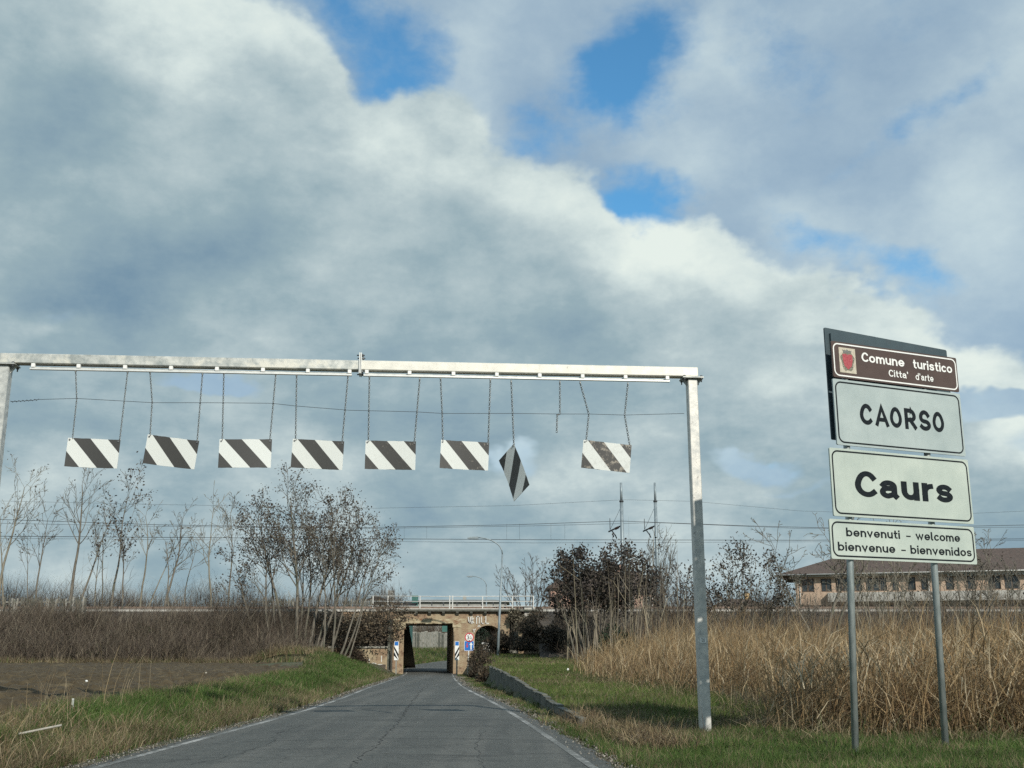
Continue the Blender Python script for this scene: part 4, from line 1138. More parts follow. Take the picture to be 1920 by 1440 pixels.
# ------------------------------------------------------------------ catenary masts and overhead wires
def mast(px, Y, lab):
    b = at(px, 1146, Y); t = at(px - 1, 905, Y); zc = at(px, 990, Y).z
    root = empty('catenary_mast', (b.x, Y, ZT)); tag(root, lab, 'mast', 'catenary masts beside the railway')
    zm = at(px, 940, Y).z
    MB().tube([(b.x, Y, ZT - .3), (b.x, Y, zm)], [.17, .13], 10).tube([(b.x, Y, zm), (b.x, Y, t.z)], [.10, .09], 10).build('pole', LAMPM, root)
    MB().tube([(b.x, Y, zm - .06), (b.x, Y, zm + .06)], .17, 10).build('collar', DSTEEL, root)
    cn = MB()
    zb_ = at(px, 985, Y).z
    cn.tube([(b.x, Y, zb_), (b.x - .95, Y + 1.1, zb_ - .38)], .06, 6).tube([(b.x - .02, Y, zm - .4), (b.x - .85, Y + .9, zb_ - .25)], .015, 4)
    cn.tube([(b.x - .75, Y + .8, zb_ - .3), (b.x - .45, Y + .8, zb_ - .7), (b.x - .35, Y + .8, zb_ - .95)], .045, 6)
    cn.tube([(b.x - .85, Y + .9, zb_ - .25), (b.x - .85, Y + .9, zb_ + .65)], .03, 6)
    cn.build('cantilever', DSTEEL, root)
    ins = MB()
    for k in range(5): ins.tube([(b.x - .25 - .05 * k, Y + .3 + .05 * k, zb_ - .12 - .02 * k), (b.x - .28 - .05 * k, Y + .33 + .05 * k, zb_ - .13 - .02 * k)], .10, 8)
    ins.build('insulator', mat('insulator_brown_%d' % px, (0.05, 0.03, 0.025), rough=.3), root)


mast(1170, 85.2, 'left of the two pale catenary masts rising above the trees')
mast(1235, 91.2, 'right of the two pale catenary masts, nearer the gantry post')


def ohwire(pts, r, name, lab, droppers=None, zc=None):
    P_ = [at(x, y, Y) for x, y, Y in pts]
    o = MB().tube(P_, r, 5).build(name, WIRE); o.location = (0, 0, 0)
    tag(o, lab, 'wire', 'overhead railway wires')
    return o


w1 = ohwire([(-60, 972, 83), (300, 984, 83), (640, 990, 83), (960, 984, 83), (1165, 977, 83), (1400, 986, 83), (1600, 991, 83), (1990, 983, 83)], .020, 'messenger_wire', 'upper catenary wire running to the near mast arm')
ohwire([(-60, 980, 88), (300, 987, 88), (700, 991, 88), (1000, 986, 88), (1230, 980, 88), (1500, 991, 88), (1990, 988, 88)], .014, 'messenger_wire', 'second catenary wire just behind the upper one')
ohwire([(-60, 1005, 83), (500, 1009, 83), (1000, 1012, 83), (1500, 1013, 83), (1990, 1010, 83)], .022, 'contact_wire', 'lower straight contact wire over the near track')
ohwire([(-60, 1009, 88), (500, 1013, 88), (1000, 1018, 88), (1500, 1016, 88), (1990, 1013, 88)], .012, 'contact_wire', 'thin contact wire over the far track')
ohwire([(-60, 938, 86), (300, 946, 86), (700, 953, 86), (960, 948, 86), (1170, 937, 86), (1300, 940, 91), (1500, 958, 91), (1750, 966, 91), (1990, 955, 91)], .010, 'earth_wire', 'thin topmost wire crossing the masts')
ohwire([(640, 1117, 79.0), (1010, 1119, 79.0)], .008, 'earth_wire', 'thin wire along the top of the bridge railing')
for k, px in enumerate((725, 758, 800, 950, 974, 1033, 1059)):
    a = at(px, 984 + (3 if px < 900 else -2), 83); b = at(px, 1011, 83)
    o = MB().tube([a, (b.x, 83, b.z)], .007, 4).build('dropper', WIRE, w1)

# ------------------------------------------------------------------ buildings beyond the railway
def local(o, ang):
    U = Vector((math.cos(ang), math.sin(ang), 0)); N = Vector((math.sin(ang), -math.cos(ang), 0))
    return lambda s, d, z: Vector((o.x, o.y, 0)) + U * s + N * d + GZ * z, Matrix((U, -N, GZ)).transposed()


ba = math.atan2(-8.2, 24.1)
lp, lr = local(Vector((32.2, 130, 0)), ba)
bld = empty('long_building', (32.2, 130, 0)); tag(bld, 'long peach building with brown hipped roof beyond the railway, right of the welcome sign post', 'building')
BLEN = 42.0; DEP = 13.0
E_ = 9.4


def wbox(name, m, s0, s1, d0, d1, z0, z1, parent, bev=0.0):
    return MB().box(lp((s0 + s1) / 2, (d0 + d1) / 2, (z0 + z1) / 2), (s1 - s0, d1 - d0, z1 - z0), lr, bev).build(name, m, parent)


def lpw(px):                               # distance along the facade at photo column px
    u = (px - 960) / 2112.0                # x/y
    c_, s_ = math.cos(ba), math.sin(ba)
    return (u * 130 - 32.2) / (c_ - u * s_)


wins = [(1510, 1534), (1547, 1567), (1575, 1625), (1632, 1672), (1682, 1694), (1711, 1727), (1737, 1750), (1784, 1800), (1825, 1841), (1865, 1889), (1896, 1925), (1935, 1960)]
ws = [(lpw(a), lpw(b)) for a, b in wins]
core = MB()
core.box(lp(BLEN / 2 + .5, -DEP / 2 - 0.3, 4.6), (BLEN - 1, DEP - .6, 9.2), lr)
core.build('wall', PEACH, bld)
zw0, zw1 = 7.62, 9.12
cur = 0.9
fw = MB()
def fb(s0, s1, z0, z1): fw.box(lp((s0 + s1) / 2, -0.12, (z0 + z1) / 2), (s1 - s0, 0.30, z1 - z0), lr)
for a, b in ws + [(BLEN, BLEN)]:
    if a > cur: fb(cur, a, zw0, zw1)
    cur = max(cur, b)
fb(0.9, BLEN, zw1 + .002, 9.34); fb(0.9, BLEN, 6.3, zw0 - .002)
cur = 0.9
ws2 = [(a - 0.5, b - 0.2) for a, b in ws]
for a, b in ws2 + [(BLEN, BLEN)]:
    if a > cur: fb(cur, a, 4.4, 6.1)
    cur = max(cur, b)
fb(0.9, BLEN, 6.102, 6.298); fb(.9, BLEN, 0, 4.398)
fw.build('facade', PEACH, bld)
for z0, z1, ww in ((zw0, zw1, ws), (4.4, 6.1, ws2)):
    for a, b in ww:
        wn = wbox('window', mat('frame_dark', (0.10, 0.07, 0.05), rough=.6) if 'frame_dark' not in MATS else MATS['frame_dark'], a + .02, b - .02, -0.255, -0.19, z0 + .02, z1 - .02, bld)
        n2 = max(1, int(round((b - a) / .75)))
        for k in range(n2):
            q0 = a + (b - a) * k / n2 + .08; q1 = a + (b - a) * (k + 1) / n2 - .08
            wbox('pane', GLASS, q0, q1, -0.195, -0.178, z0 + .1, z1 - .1, wn)
wbox('balcony', BALC, 4.5, BLEN - .5, 0.04, 0.95, 6.42, 7.46, bld, .02)
wbox('eave_trim', AWN, 0.3, BLEN + .3, 0.04, 0.5, 9.342, 9.50, bld)
aw_ = MB()
for k in range(60):
    s = lpw(1790) + k * .35
    if s > BLEN: break
    aw_.box(lp(s, 0.3, 9.22), (0.18, 0.42, 0.2), lr)
aw_.build('awning_fringe', AWN, bld)
rz = 12.6
rf = MB(); ov = 1.0
q = [lp(-ov, ov, 9.502), lp(BLEN + ov, ov, 9.502), lp(BLEN + ov, -DEP - ov, 9.502), lp(-ov, -DEP - ov, 9.502), lp(7.5, -DEP / 2, rz), lp(BLEN - 6, -DEP / 2, rz)]
q2 = [v + GZ * .12 for v in q[:4]]
rf.add(q[:4] + q2 + q[4:], [(3, 2, 1, 0), (0, 1, 5, 4), (1, 2, 6, 5), (2, 3, 7, 6), (3, 0, 4, 7), (4, 5, 9, 8), (5, 6, 9), (6, 7, 8, 9), (7, 4, 8)])
rf = rf.build('roof', ROOF, bld)
MB().tube([lp(-ov, ov + .06, 9.56), lp(BLEN + ov, ov + .06, 9.56)], .07, 6).build('gutter', AWN, rf)
for s_ in (1.4, 15.5, 30.0): MB().tube([lp(s_, .10, 9.3), lp(s_, .10, 3.0)], .05, 6).build('downpipe', AWN, bld)


def house(name, x0, x1, Y, zwall, zridge, wallm, roofm, lab, dep=9.0, gable=False, wins=()):
    root = empty(name, ((x0 + x1) / 2, Y, 0)); tag(root, lab, 'house')
    MB().bx(x0, x1, Y, Y + dep, -.5, zwall).build('wall', wallm, root)
    xm0, xm1 = ((x0 + x1) / 2,) * 2 if gable else (x0 + 2.2, x1 - 2.2)
    o = .5
    r0 = [(x0 - o, Y - o, zwall + .003), (x1 + o, Y - o, zwall + .003), (x1 + o, Y + dep + o, zwall + .003), (x0 - o, Y + dep + o, zwall + .003)]
    if gable:
        xm = (x0 + x1) / 2
        rf = MB().add(r0 + [(xm, Y - o, zridge), (xm, Y + dep + o, zridge)], [(3, 2, 1, 0), (0, 1, 4), (1, 2, 5, 4), (2, 3, 5), (3, 0, 4, 5)])
    else:
        rf = MB().add(r0 + [(xm0, Y + dep / 2, zridge), (xm1, Y + dep / 2, zridge)], [(3, 2, 1, 0), (0, 1, 5, 4), (1, 2, 5), (2, 3, 4, 5), (3, 0, 4)])
    rf = rf.build('roof', roofm, root)
    MB().bx((x0 + x1) / 2 + .8, (x0 + x1) / 2 + 1.4, Y + dep / 2 - .3, Y + dep / 2 + .3, zridge - .8, zridge + .7).build('chimney', wallm, rf)
    for (xa, xb, za, zb) in wins:
        w_ = MB().bx(xa, xb, Y - .06, Y - .004, za, zb).build('window', AWN, root)
        MB().bx(xa + .1, (xa + xb) / 2 - .04, Y - .085, Y - .062, za + .1, zb - .1).build('pane', GLASS, w_)
        MB().bx((xa + xb) / 2 + .04, xb - .1, Y - .085, Y - .062, za + .1, zb - .1).build('pane', GLASS, w_)
    return root


p0, p1 = at(1080, 1110, 125), at(1238, 1110, 125)
house('pink_house', p0.x - 1, p1.x, 125, p0.z, at(1150, 1070, 129).z, PINK, ROOF, 'pink house with brown hipped roof behind the dark leafy tree', wins=[(p0.x + 1.2 + k * 2.1, p0.x + 2.3 + k * 2.1, p0.z - 1.9, p0.z - .5) for k in range(4)])
p0, p1 = at(1032, 1105, 118), at(1064, 1105, 118)
house('gabled_house', p0.x, p1.x, 118, at(1040, 1103, 118).z, at(1040, 1086, 118).z, PINK, ROOF, 'narrow pink gabled house between the bare shrub and the dark leafy tree', 7, True)
p0, p1 = at(694, 1140, 120), at(716, 1140, 120)
house('dark_gabled_house', p0.x, p1.x, 120, at(700, 1126, 120).z, at(700, 1116, 120).z, GREYP, ROOFD, 'small dark roofed gabled house behind the left end of the bridge railing', 8, True)
p0, p1 = at(1345, 1140, 135), at(1450, 1140, 135)
house('low_ochre_house', p0.x, p1.x, 135, at(1400, 1140, 135).z, at(1400, 1120, 135).z, mat('ochre_plaster', (0.42, 0.29, 0.14), (0.52, 0.38, 0.2), 1, .9), ROOF, 'low ochre house with brown roof left of the long peach building', 8)
p0, p1 = at(762, 1140, 195), at(950, 1140, 195)
house('grey_warehouse', p0.x, p1.x, 195, at(850, 1129, 195).z, at(850, 1121, 195).z, GREYP, mat('sheet_roof', (0.22, 0.22, 0.2), (0.3, 0.3, 0.27), .6, .8), 'long grey warehouse seen through the bridge railing', 14)
p0, p1 = at(740, 1140, 112), at(768, 1140, 112)
house('green_shed', p0.x, p1.x, 112, at(750, 1136, 112).z, at(750, 1128, 112).z, GREENM, ROOFD, 'small green shed behind the left part of the bridge railing', 4)
p0, p1 = at(808, 1140, 185), at(835, 1140, 185)

# bank wall seen through the bridge opening
bw = empty('concrete_bank_wall', (-9, 117, 0)); tag(bw, 'streaked grey concrete bank wall seen through the bridge opening', 'wall')
r_ = random.Random(5); wl_ = [(-14.4, 112), (-14.2, 125), (-12.3, 143), (-7.5, 159), (3, 178)]
for (xa, ya), (xb, yb) in zip(wl_[:-1], wl_[1:]):
    sg = math.hypot(xb - xa, yb - ya); n_ = int(sg / 1.25); an = math.atan2(yb - ya, xb - xa)
    for k in range(n_):
        f = (k + .5) / n_; zt_ = 3.3 + r_.uniform(-.15, .1)
        MB().box((xa + (xb - xa) * f, ya + (yb - ya) * f, (zt_ + .2) / 2), (1.05, .3, zt_ - .2), Matrix.Rotation(an, 3, 'Z'), .03).build('panel', CONC if r_.random() < .6 else CONCD, bw)
        MB().box((xa + (xb - xa) * (f + .5 / n_), ya + (yb - ya) * (f + .5 / n_) - .12, (zt_ + .3) / 2), (.18, .35, zt_ - .1), Matrix.Rotation(an, 3, 'Z')).build('upright', CONC, bw)
p = at(832, 1183, 138); tag(MB().bx(p.x - .2, p.x + 3.2, 138, 138.2, p.z - .1, p.z + 0.9).build('green_screen', GREENM), 'dark green panel at the upper right inside the bridge opening', 'panel')
p = at(912, 1208, 100); bn = empty('litter_bin', (p.x, 100, p.z - 1.2)); tag(bn, 'pale box with a flat white lid seen through the small arch', 'box')
MB().bx(p.x - .28, p.x + .28, 99.8, 100.3, p.z - 2.2, p.z, .02).build('body', PALE, bn); MB().bx(p.x - .40, p.x + .40, 99.7, 100.4, p.z + .002, p.z + .14, .02).build('lid', WHITE, bn)


# ------------------------------------------------------------------ picket fence of concrete on the embankment (left)
def fence(pxa, pxb, Y, ztop, zbot, n, lab, lean=0.0):
    a, b = at(pxa, 1140, Y), at(pxb, 1140, Y)
    root = empty('picket_fence', (a.x, Y, zbot)); tag(root, lab, 'fence', 'concrete picket fences on the railway bank')
    r_ = random.Random(pxa)
    me = None
    for k in range(n):
        if r_.random() < .12: continue
        x = a.x + (b.x - a.x) * k / (n - 1)
        z1 = ztop + r_.uniform(-.12, .08)
        MB().box((x, Y, (z1 + zbot) / 2), (.11, .07, z1 - zbot), Matrix.Rotation(lean + r_.uniform(-.06, .06), 3, 'Y')).build('picket', CONC if r_.random() < .4 else CONCD, root)
    for z in (zbot + .3, ztop - .3):
        MB().bx(a.x, b.x, Y + .04, Y + .10, z - .05, z + .05).build('rail_bar', CONC, root)


fence(8, 160, 78.6, 4.75, 3.4, 34, 'leaning concrete picket fence on the bank at the far left')
fence(470, 560, 92, 5.3, 3.9, 20, 'concrete picket fence behind the big leafy tree')
fence(640, 700, 92, 5.2, 3.9, 14, 'concrete picket fence just left of the bridge railing')

# ------------------------------------------------------------------ vegetation helpers
def ribbons(name, base, h, w, leanx, leany, cols, segs, mat_, tipw=0.12, droop=0.0, mid_w=1.0):
    """many thin ribbons in one mesh. base (N,3); h,w,lean (N,); cols (N,3)"""
    N = len(h); t = np.linspace(0, 1, segs + 1)
    ang = rng.uniform(0, 2 * PI, N)
    sx_, sy_ = np.cos(ang) * w * .5, np.sin(ang) * w * .5
    co = np.zeros((N, segs + 1, 2, 3), np.float32)
    for k, tt in enumerate(t):
        f = tt ** 1.8
        cx_ = base[:, 0] + leanx * h * f; cy_ = base[:, 1] + leany * h * f
        ln = np.sqrt(leanx ** 2 + leany ** 2)
        cz_ = base[:, 2] + h * tt * (1 - 0.25 * np.minimum(ln, 1.6) * tt) - droop * h * np.maximum(tt - .55, 0) ** 2 * 2.0 * ln
        wk = (1 - (1 - tipw) * tt ** 1.5) * (mid_w if 0 < k < segs else 1)
        for s_, sg in ((0, -1), (1, 1)):
            co[:, k, s_, 0] = cx_ + sx_ * sg * wk; co[:, k, s_, 1] = cy_ + sy_ * sg * wk; co[:, k, s_, 2] = cz_
    b = np.arange(N)[:, None] * (2 * (segs + 1)) + np.arange(segs)[None, :] * 2
    q = np.stack([b, b + 1, b + 3, b + 2], -1).reshape(-1, 4)
    cc = np.repeat(cols[:, None, :], 2 * (segs + 1), 1).reshape(-1, 3)
    return co.reshape(-1, 3), q, cc


def ribbon_obj(name, parts, mat_, label, cat, parent=None):
    co = []; q = []; cc = []; n = 0
    for c_, qq, k_ in parts: co.append(c_); q.append(qq + n); cc.append(k_); n += len(c_)
    me = np_mesh(name, np.concatenate(co), np.concatenate(q), cols=np.concatenate(cc), smooth=False)
    o = link_mesh(name, me, mat_, parent)
    return tag(o, label, cat, kind='stuff')


def pick(cols, n, jit=0.18):
    c = np.array(cols)[rng.integers(0, len(cols), n)]
    return c * (1 + rng.uniform(-jit, jit, (n, 1)))


def leaf_quads(pts, size, cols, flat=0.0):
    """small randomly turned leaf quads"""
    N = len(pts)
    a = rng.normal(size=(N, 3)); a[:, 2] *= (1 - flat); a /= np.linalg.norm(a, axis=1)[:, None]
    b = rng.normal(size=(N, 3)); b -= (b * a).sum(1)[:, None] * a; b /= np.linalg.norm(b, axis=1)[:, None]
    s = np.broadcast_to(np.asarray(size, float), (N,))[:, None]
    co = np.stack([pts - a * s * .5, pts + b * s * .32, pts + a * s * .5, pts - b * s * .32], 1).reshape(-1, 3)
    q = (np.arange(N)[:, None] * 4 + np.arange(4)[None, :])
    return co, q, np.repeat(cols, 4, 0)


def tubes_np(segs, k):
    """segs: array rows p0(3) p1(3) r0 r1 -> vertices and quads of k-sided tubes"""
    S = np.asarray(segs, float); p0, p1 = S[:, :3], S[:, 3:6]; d = p1 - p0; L = np.linalg.norm(d, axis=1)[:, None] + 1e-9; d = d / L
    up = np.where(np.abs(d[:, 2:3]) > .9, np.array([[1., 0, 0]]), np.array([[0, 0, 1.]]))
    a = np.cross(d, up); a /= np.linalg.norm(a, axis=1)[:, None]; b = np.cross(d, a)
    vs = np.zeros((len(S), 2, k, 3))
    for j in range(k):
        o = a * math.cos(2 * PI * j / k) + b * math.sin(2 * PI * j / k)
        vs[:, 0, j] = p0 - d * L * .02 + o * S[:, 6:7]; vs[:, 1, j] = p1 + o * S[:, 7:8]
    bi = np.arange(len(S))[:, None] * 2 * k + np.arange(k)[None, :]; bj = np.arange(len(S))[:, None] * 2 * k + (np.arange(k)[None, :] + 1) % k
    q = np.stack([bi, bj, bj + k, bi + k], -1).reshape(-1, 4)
    return vs.reshape(-1, 3), q


def norm3(v):
    l = math.sqrt(v[0] ** 2 + v[1] ** 2 + v[2] ** 2) or 1; return (v[0] / l, v[1] / l, v[2] / l)


def grow(r, p, d, L, rad, lev, maxlev, out, tips, P):
    n = max(3, int(L / P['seg'][lev])); st = L / n
    pts = []
    for i in range(n):
        wz = P['wander'][lev]; tr = P['trop'][lev]
        d = norm3((d[0] + r.gauss(0, wz), d[1] + r.gauss(0, wz), d[2] + r.gauss(0, wz) * .6 + tr))
        q = (p[0] + d[0] * st, p[1] + d[1] * st, p[2] + d[2] * st)
        r0 = rad * (1 - .80 * i / n); r1 = rad * (1 - .80 * (i + 1) / n)
        out.append((*p, *q, max(r0, P['rmin']), max(r1, P['rmin']), lev))
        p = q; pts.append(p)
        f = (i + 1) / n
        if lev < maxlev and f > P['start'][lev]:
            for _ in range(P['kids'][lev]):
                if r.random() < P['prob'][lev]:
                    an = r.uniform(*P['ang'][lev]); ph = r.uniform(0, 2 * PI)
                    a = norm3((d[1] * .3 - d[2], d[2] * .7 + d[0] * .1, d[0] - d[1] * .5)); dt = a[0] * d[0] + a[1] * d[1] + a[2] * d[2]
                    a = norm3((a[0] - d[0] * dt, a[1] - d[1] * dt, a[2] - d[2] * dt))
                    b = (d[1] * a[2] - d[2] * a[1], d[2] * a[0] - d[0] * a[2], d[0] * a[1] - d[1] * a[0])
                    cs, sn, cp, sp_ = math.cos(an), math.sin(an), math.cos(ph), math.sin(ph)
                    nd = tuple(d[k] * cs + (a[k] * cp + b[k] * sp_) * sn for k in range(3))
                    grow(r, p, nd, L * r.uniform(*P['len'][lev]) * (1.15 - .6 * f), max(r1 * .62, P['rmin']), lev + 1, maxlev, out, tips, P)
    if lev >= maxlev - 1: tips += pts[len(pts) // 2:] + [p]


BASEP = dict(seg=[.7, .45, .32, .26], wander=[.05, .09, .12, .14], trop=[.03, .05, .05, .03], start=[.35, .2, .15, 0], kids=[2, 2, 2, 0], prob=[.74, .62, .52, 0],
             ang=[(.35, .8), (.35, .8), (.35, .9), (0, 0)], len=[(.30, .46), (.36, .55), (.36, .6), (0, 0)], rmin=.0125)


def tree(name, lab, cat, base, stems, P=None, bark=None, leafcols=None, nleaf=0, leafsize=(.1, .2), seed=1, group=None, maxlev=3, leafz=0.0, leafspread=.25):
    """stems: list of (dx,dy offset, direction xyz, length, radius)"""
    r = random.Random(seed); PP = dict(BASEP); PP.update(P or {})
    out, tips = [], []
    for (ox, oy, dr, L, rad) in stems: grow(r, (base[0] + ox, base[1] + oy, base[2] - .25), norm3(dr), L, rad, 0, maxlev, out, tips, PP)
    if len(stems) > 1:                         # the root stock that joins the stems
        for (ox, oy, dr, L, rad) in stems: out.append((base[0], base[1], base[2] - .3, base[0] + ox, base[1] + oy, base[2] - .2, rad * 1.3, rad * 1.1, 0))
    root = empty(name, base); tag(root, lab, cat, group)
    A = np.array(out); off = np.array([base[0], base[1], base[2], base[0], base[1], base[2], 0, 0, 0]); A = A - off
    bark = bark or BARK
    big = A[A[:, 8] <= 0]; c1, q1 = tubes_np(big[:, :8], 6)
    link_mesh('trunk', np_mesh('trunk', c1, q1, smooth=True), bark, root)
    sm = A[A[:, 8] > 0]
    if len(sm):
        c2, q2 = tubes_np(sm[:, :8], 3); mi = np.zeros(len(q2), int)
        if nleaf:
            T = np.array(tips) - off[:3]; T = T[T[:, 2] > leafz]
            pts = T[rng.integers(0, len(T), nleaf)] + rng.normal(0, leafspread, (nleaf, 3))
            cl, ql, kl = leaf_quads(pts, rng.uniform(*leafsize, nleaf), pick(leafcols, nleaf))
            cc = np.concatenate([np.tile(np.array([[.1, .09, .07]]), (len(c2), 1)), kl])
            ql = ql + len(c2); c2 = np.concatenate([c2, cl]); q2 = np.concatenate([q2, ql]); mi = np.concatenate([mi, np.ones(len(ql), int)])
            me = np_mesh('crown', c2, q2, cols=cc, matidx=mi)
            link_mesh('crown', me, [bark, BLADE], root)
        else:
            link_mesh('crown', np_mesh('crown', c2, q2), bark, root)
    return root


DRYLEAF = [(.055, .045, .038), (.075, .060, .046), (.10, .078, .055), (.045, .040, .038)]

# ------------------------------------------------------------------ bare trees on the railway bank, left
LEFT = [  # base px, base Y, top px, top py, radius, leaves, label
    (-6, 83, 32, 888, .12, 60, 'pale bare tree at the far left edge, behind the gantry post'),
    (66, 84, 92, 955, .085, 30, 'slim bare tree between the far left tree and the tall broad one'),
    (128, 82, 146, 886, .13, 20, 'tall bare tree with a broad fan crown, under the first striped panel'),
    (176, 86, 186, 1000, .06, 0, 'short thin bare sapling right of the tall broad tree'),
    (206, 82, 238, 903, .095, 260, 'tall slim tree with a few dark leaves in its top'),
    (228, 80, 246, 985, .07, 180, 'shorter slim tree with dark leaf tufts, right of the tall leafy topped one'),
    (262, 84, 300, 950, .09, 50, 'bare tree leaning right under the second striped panel'),
    (306, 83, 352, 950, .10, 0, 'forked bare tree leaning right, left of the third striped panel'),
    (344, 88, 346, 1000, .06, 0, 'small thin bare tree behind the forked leaning one'),
    (396, 84, 400, 935, .09, 0, 'upright bare tree under the left end of the third striped panel'),
    (426, 86, 446, 945, .08, 0, 'bare tree just left of the big leafy tree'),
]
for k, (bp, Y, tp, ty, rad, nl, lab) in enumerate(LEFT):
    z = float(emb_z(np.array(0.), np.array(Y))); b = at(bp, 1145, Y); t = at(tp, ty, Y)
    dx, dz = t.x - b.x, t.z - z; L = math.hypot(dx, dz)
    r_ = random.Random(k * 7 + 3)
    st_ = [(0, 0, (dx / L * .7, r_.uniform(-.05, .05), dz / L), L * .93, rad)]
    if k in (0, 2, 6, 7): st_.append((.4, .2, (dx / L * .7 + r_.choice((-.22, .25)), .1, 1), L * .72, rad * .7))
    if k in (1, 4): st_.append((-.5, -.1, (dx / L * .7 - .12, -.1, 1), L * .7, rad * .6))
    tree('bare_tree', lab, 'tree', (b.x, Y, z), st_, dict(start=[.42 if k % 2 else .5, .2, .15, 0]), BARK if k % 3 else BARKP, DRYLEAF, nl, (.12, .24), 100 + k, 'bare trees along the railway bank')

# the big leafy tree, and its leaning neighbour by the wing wall
b = at(560, 1215, 72.5)
tree('leafy_tree', 'big many stemmed tree with withered dark leaves left of the bridge', 'tree', (b.x, 72.5, .9),
     [(-1.6, 0, (-.30, 0, 1), 7.4, .10), (-.9, .3, (-.12, .1, 1), 9.3, .12), (-.2, -.2, (-.03, -.1, 1), 10.3, .13), (.5, .2, (.12, 0, 1), 9.6, .12), (1.2, -.1, (.28, .05, 1), 8.4, .10), (-2.2, .4, (-.45, 0, 1), 6.4, .08), (.1, .8, (-.18, .2, 1), 8.4, .09), (1.9, .2, (.42, 0, 1), 7.0, .08), (.2, .4, (.05, .05, 1), 8.8, .09), (.9, .5, (.18, .1, 1), 8.0, .08), (-1.2, .3, (-.2, .1, 1), 8.3, .08)],
     dict(start=[.40, .2, .15, 0], prob=[.74, .62, .5, 0], rmin=.0125), BARK, DRYLEAF, 9000, (.08, .18), 77, maxlev=3, leafz=3.4, leafspread=.2)
b = at(622, 1220, 71)
tree('leaning_tree', 'pale stemmed tree leaning right towards the bridge railing', 'tree', (b.x, 71, .95),
     [(0, 0, (.16, 0, 1), 7.8, .085), (.5, .1, (.34, 0, 1), 7.6, .075), (.8, -.2, (.52, -.05, 1), 7.4, .07), (-.6, .2, (.06, 0, 1), 7.4, .075), (1.1, .1, (.24, .1, 1), 6.4, .055)],
     dict(start=[.45, .2, .15, 0], trop=[.012, .05, .05, .03], prob=[.7, .6, .48, 0]), BARK, DRYLEAF, 1300, (.10, .18), 33, leafz=3.0)
b = at(742, 1146, 93)
tree('low_bare_shrub', 'small bare shrub behind the left end of the bridge railing', 'shrub', (b.x, 93, 3.8), [(0.2 * k, 0, (.2 * k - .3, .1, 1), 2.6 - .2 * k, .035) for k in range(4)], dict(seg=[.4, .3, .25, .2]), BARKD, seed=35)

# right of the bridge
def bushy(name, lab, px, Y, zb, H, halfw, n, seed, bark=None, leaves=0, P=None, cat='shrub', lz=0.0, ls=(.1, .2), rad=.06, spread=.22, cols=None):
    b = at(px, 1146, Y); r_ = random.Random(seed); st_ = []
    for k in range(n):
        u = (k + .5) / n * 2 - 1
        st_.append((u * halfw * .35, r_.uniform(-.5, .5) * halfw * .3, (u * halfw / H * .95 + r_.uniform(-.06, .06), r_.uniform(-.15, .15), 1), H * r_.uniform(.75, 1.0) * (1 - .18 * abs(u)), rad * r_.uniform(.7, 1.1)))
    return tree(name, lab, cat, (b.x, Y, zb), st_, P, bark, cols or DRYLEAF, leaves, ls, seed, leafz=lz, leafspread=spread)


bushy('bare_shrub', 'dense rounded bare shrub at the right end of the bridge railing', 992, 80.6, 3.6, 4.0, 2.4, 9, 41, BARKD, 0, dict(seg=[.4, .35, .3, .25], prob=[.7, .45, .3, 0], start=[.15, .2, .2, 0]))
bushy('dark_leafy_tree', 'dark tree with dense withered leaves in front of the pink house', 1112, 66, .6, 6.5, 3.0, 11, 43, BARK, 9500, dict(start=[.38, .2, .15, 0], prob=[.74, .62, .5, 0], rmin=.012), 'tree', 2.0, (.10, .24), .085, .24, [(.046, .042, .038), (.066, .057, .048), (.090, .074, .058), (.040, .038, .038)])
bushy('thin_leafy_tree', 'thin tree with scattered dark leaves right of the dark leafy tree', 1185, 70, .8, 6.9, 2.0, 5, 44, BARK, 1900, dict(start=[.45, .2, .2, 0]), 'tree', 3.0, (.12, .24), .07)
bushy('poplar', 'upright bare poplar beside the right catenary mast', 1228, 96, 2.5, 8.8, 1.3, 6, 45, BARK, 0, dict(ang=[(.12, .35), (.15, .4), (.3, .7), (0, 0)], start=[.12, .2, .2, 0]), 'tree', rad=.07)
bushy('bare_shrub', 'bare dark bush between the poplar and the gantry post', 1278, 76, 2.8, 5.0, 2.0, 7, 46, BARKD, 200, dict(seg=[.45, .35, .3, .25], start=[.15, .2, .2, 0]))
bushy('leafy_shrub', 'wide shrub with sparse dark leaves just right of the gantry post', 1392, 62, 1.2, 5.3, 3.2, 16, 47, BARK, 2600, dict(start=[.25, .2, .2, 0], prob=[.7, .5, .4, 0]), lz=2.2, ls=(.10, .19))
b = at(1548, 1146, 58)
tree('gnarled_tree', 'gnarled bare tree left of the lower sign plates', 'tree', (b.x, 58, .9), [(0, 0, (-.05, 0, 1), 7.8, .11), (.2, .1, (.22, 0, 1), 7.0, .08), (-.2, 0, (-.36, 0, 1), 6.4, .07)], dict(wander=[.08, .17, .2, .2], start=[.4, .2, .2, 0], ang=[(.5, 1.2), (.5, 1.1), (.4, 1.0), (0, 0)]), BARK, seed=49)
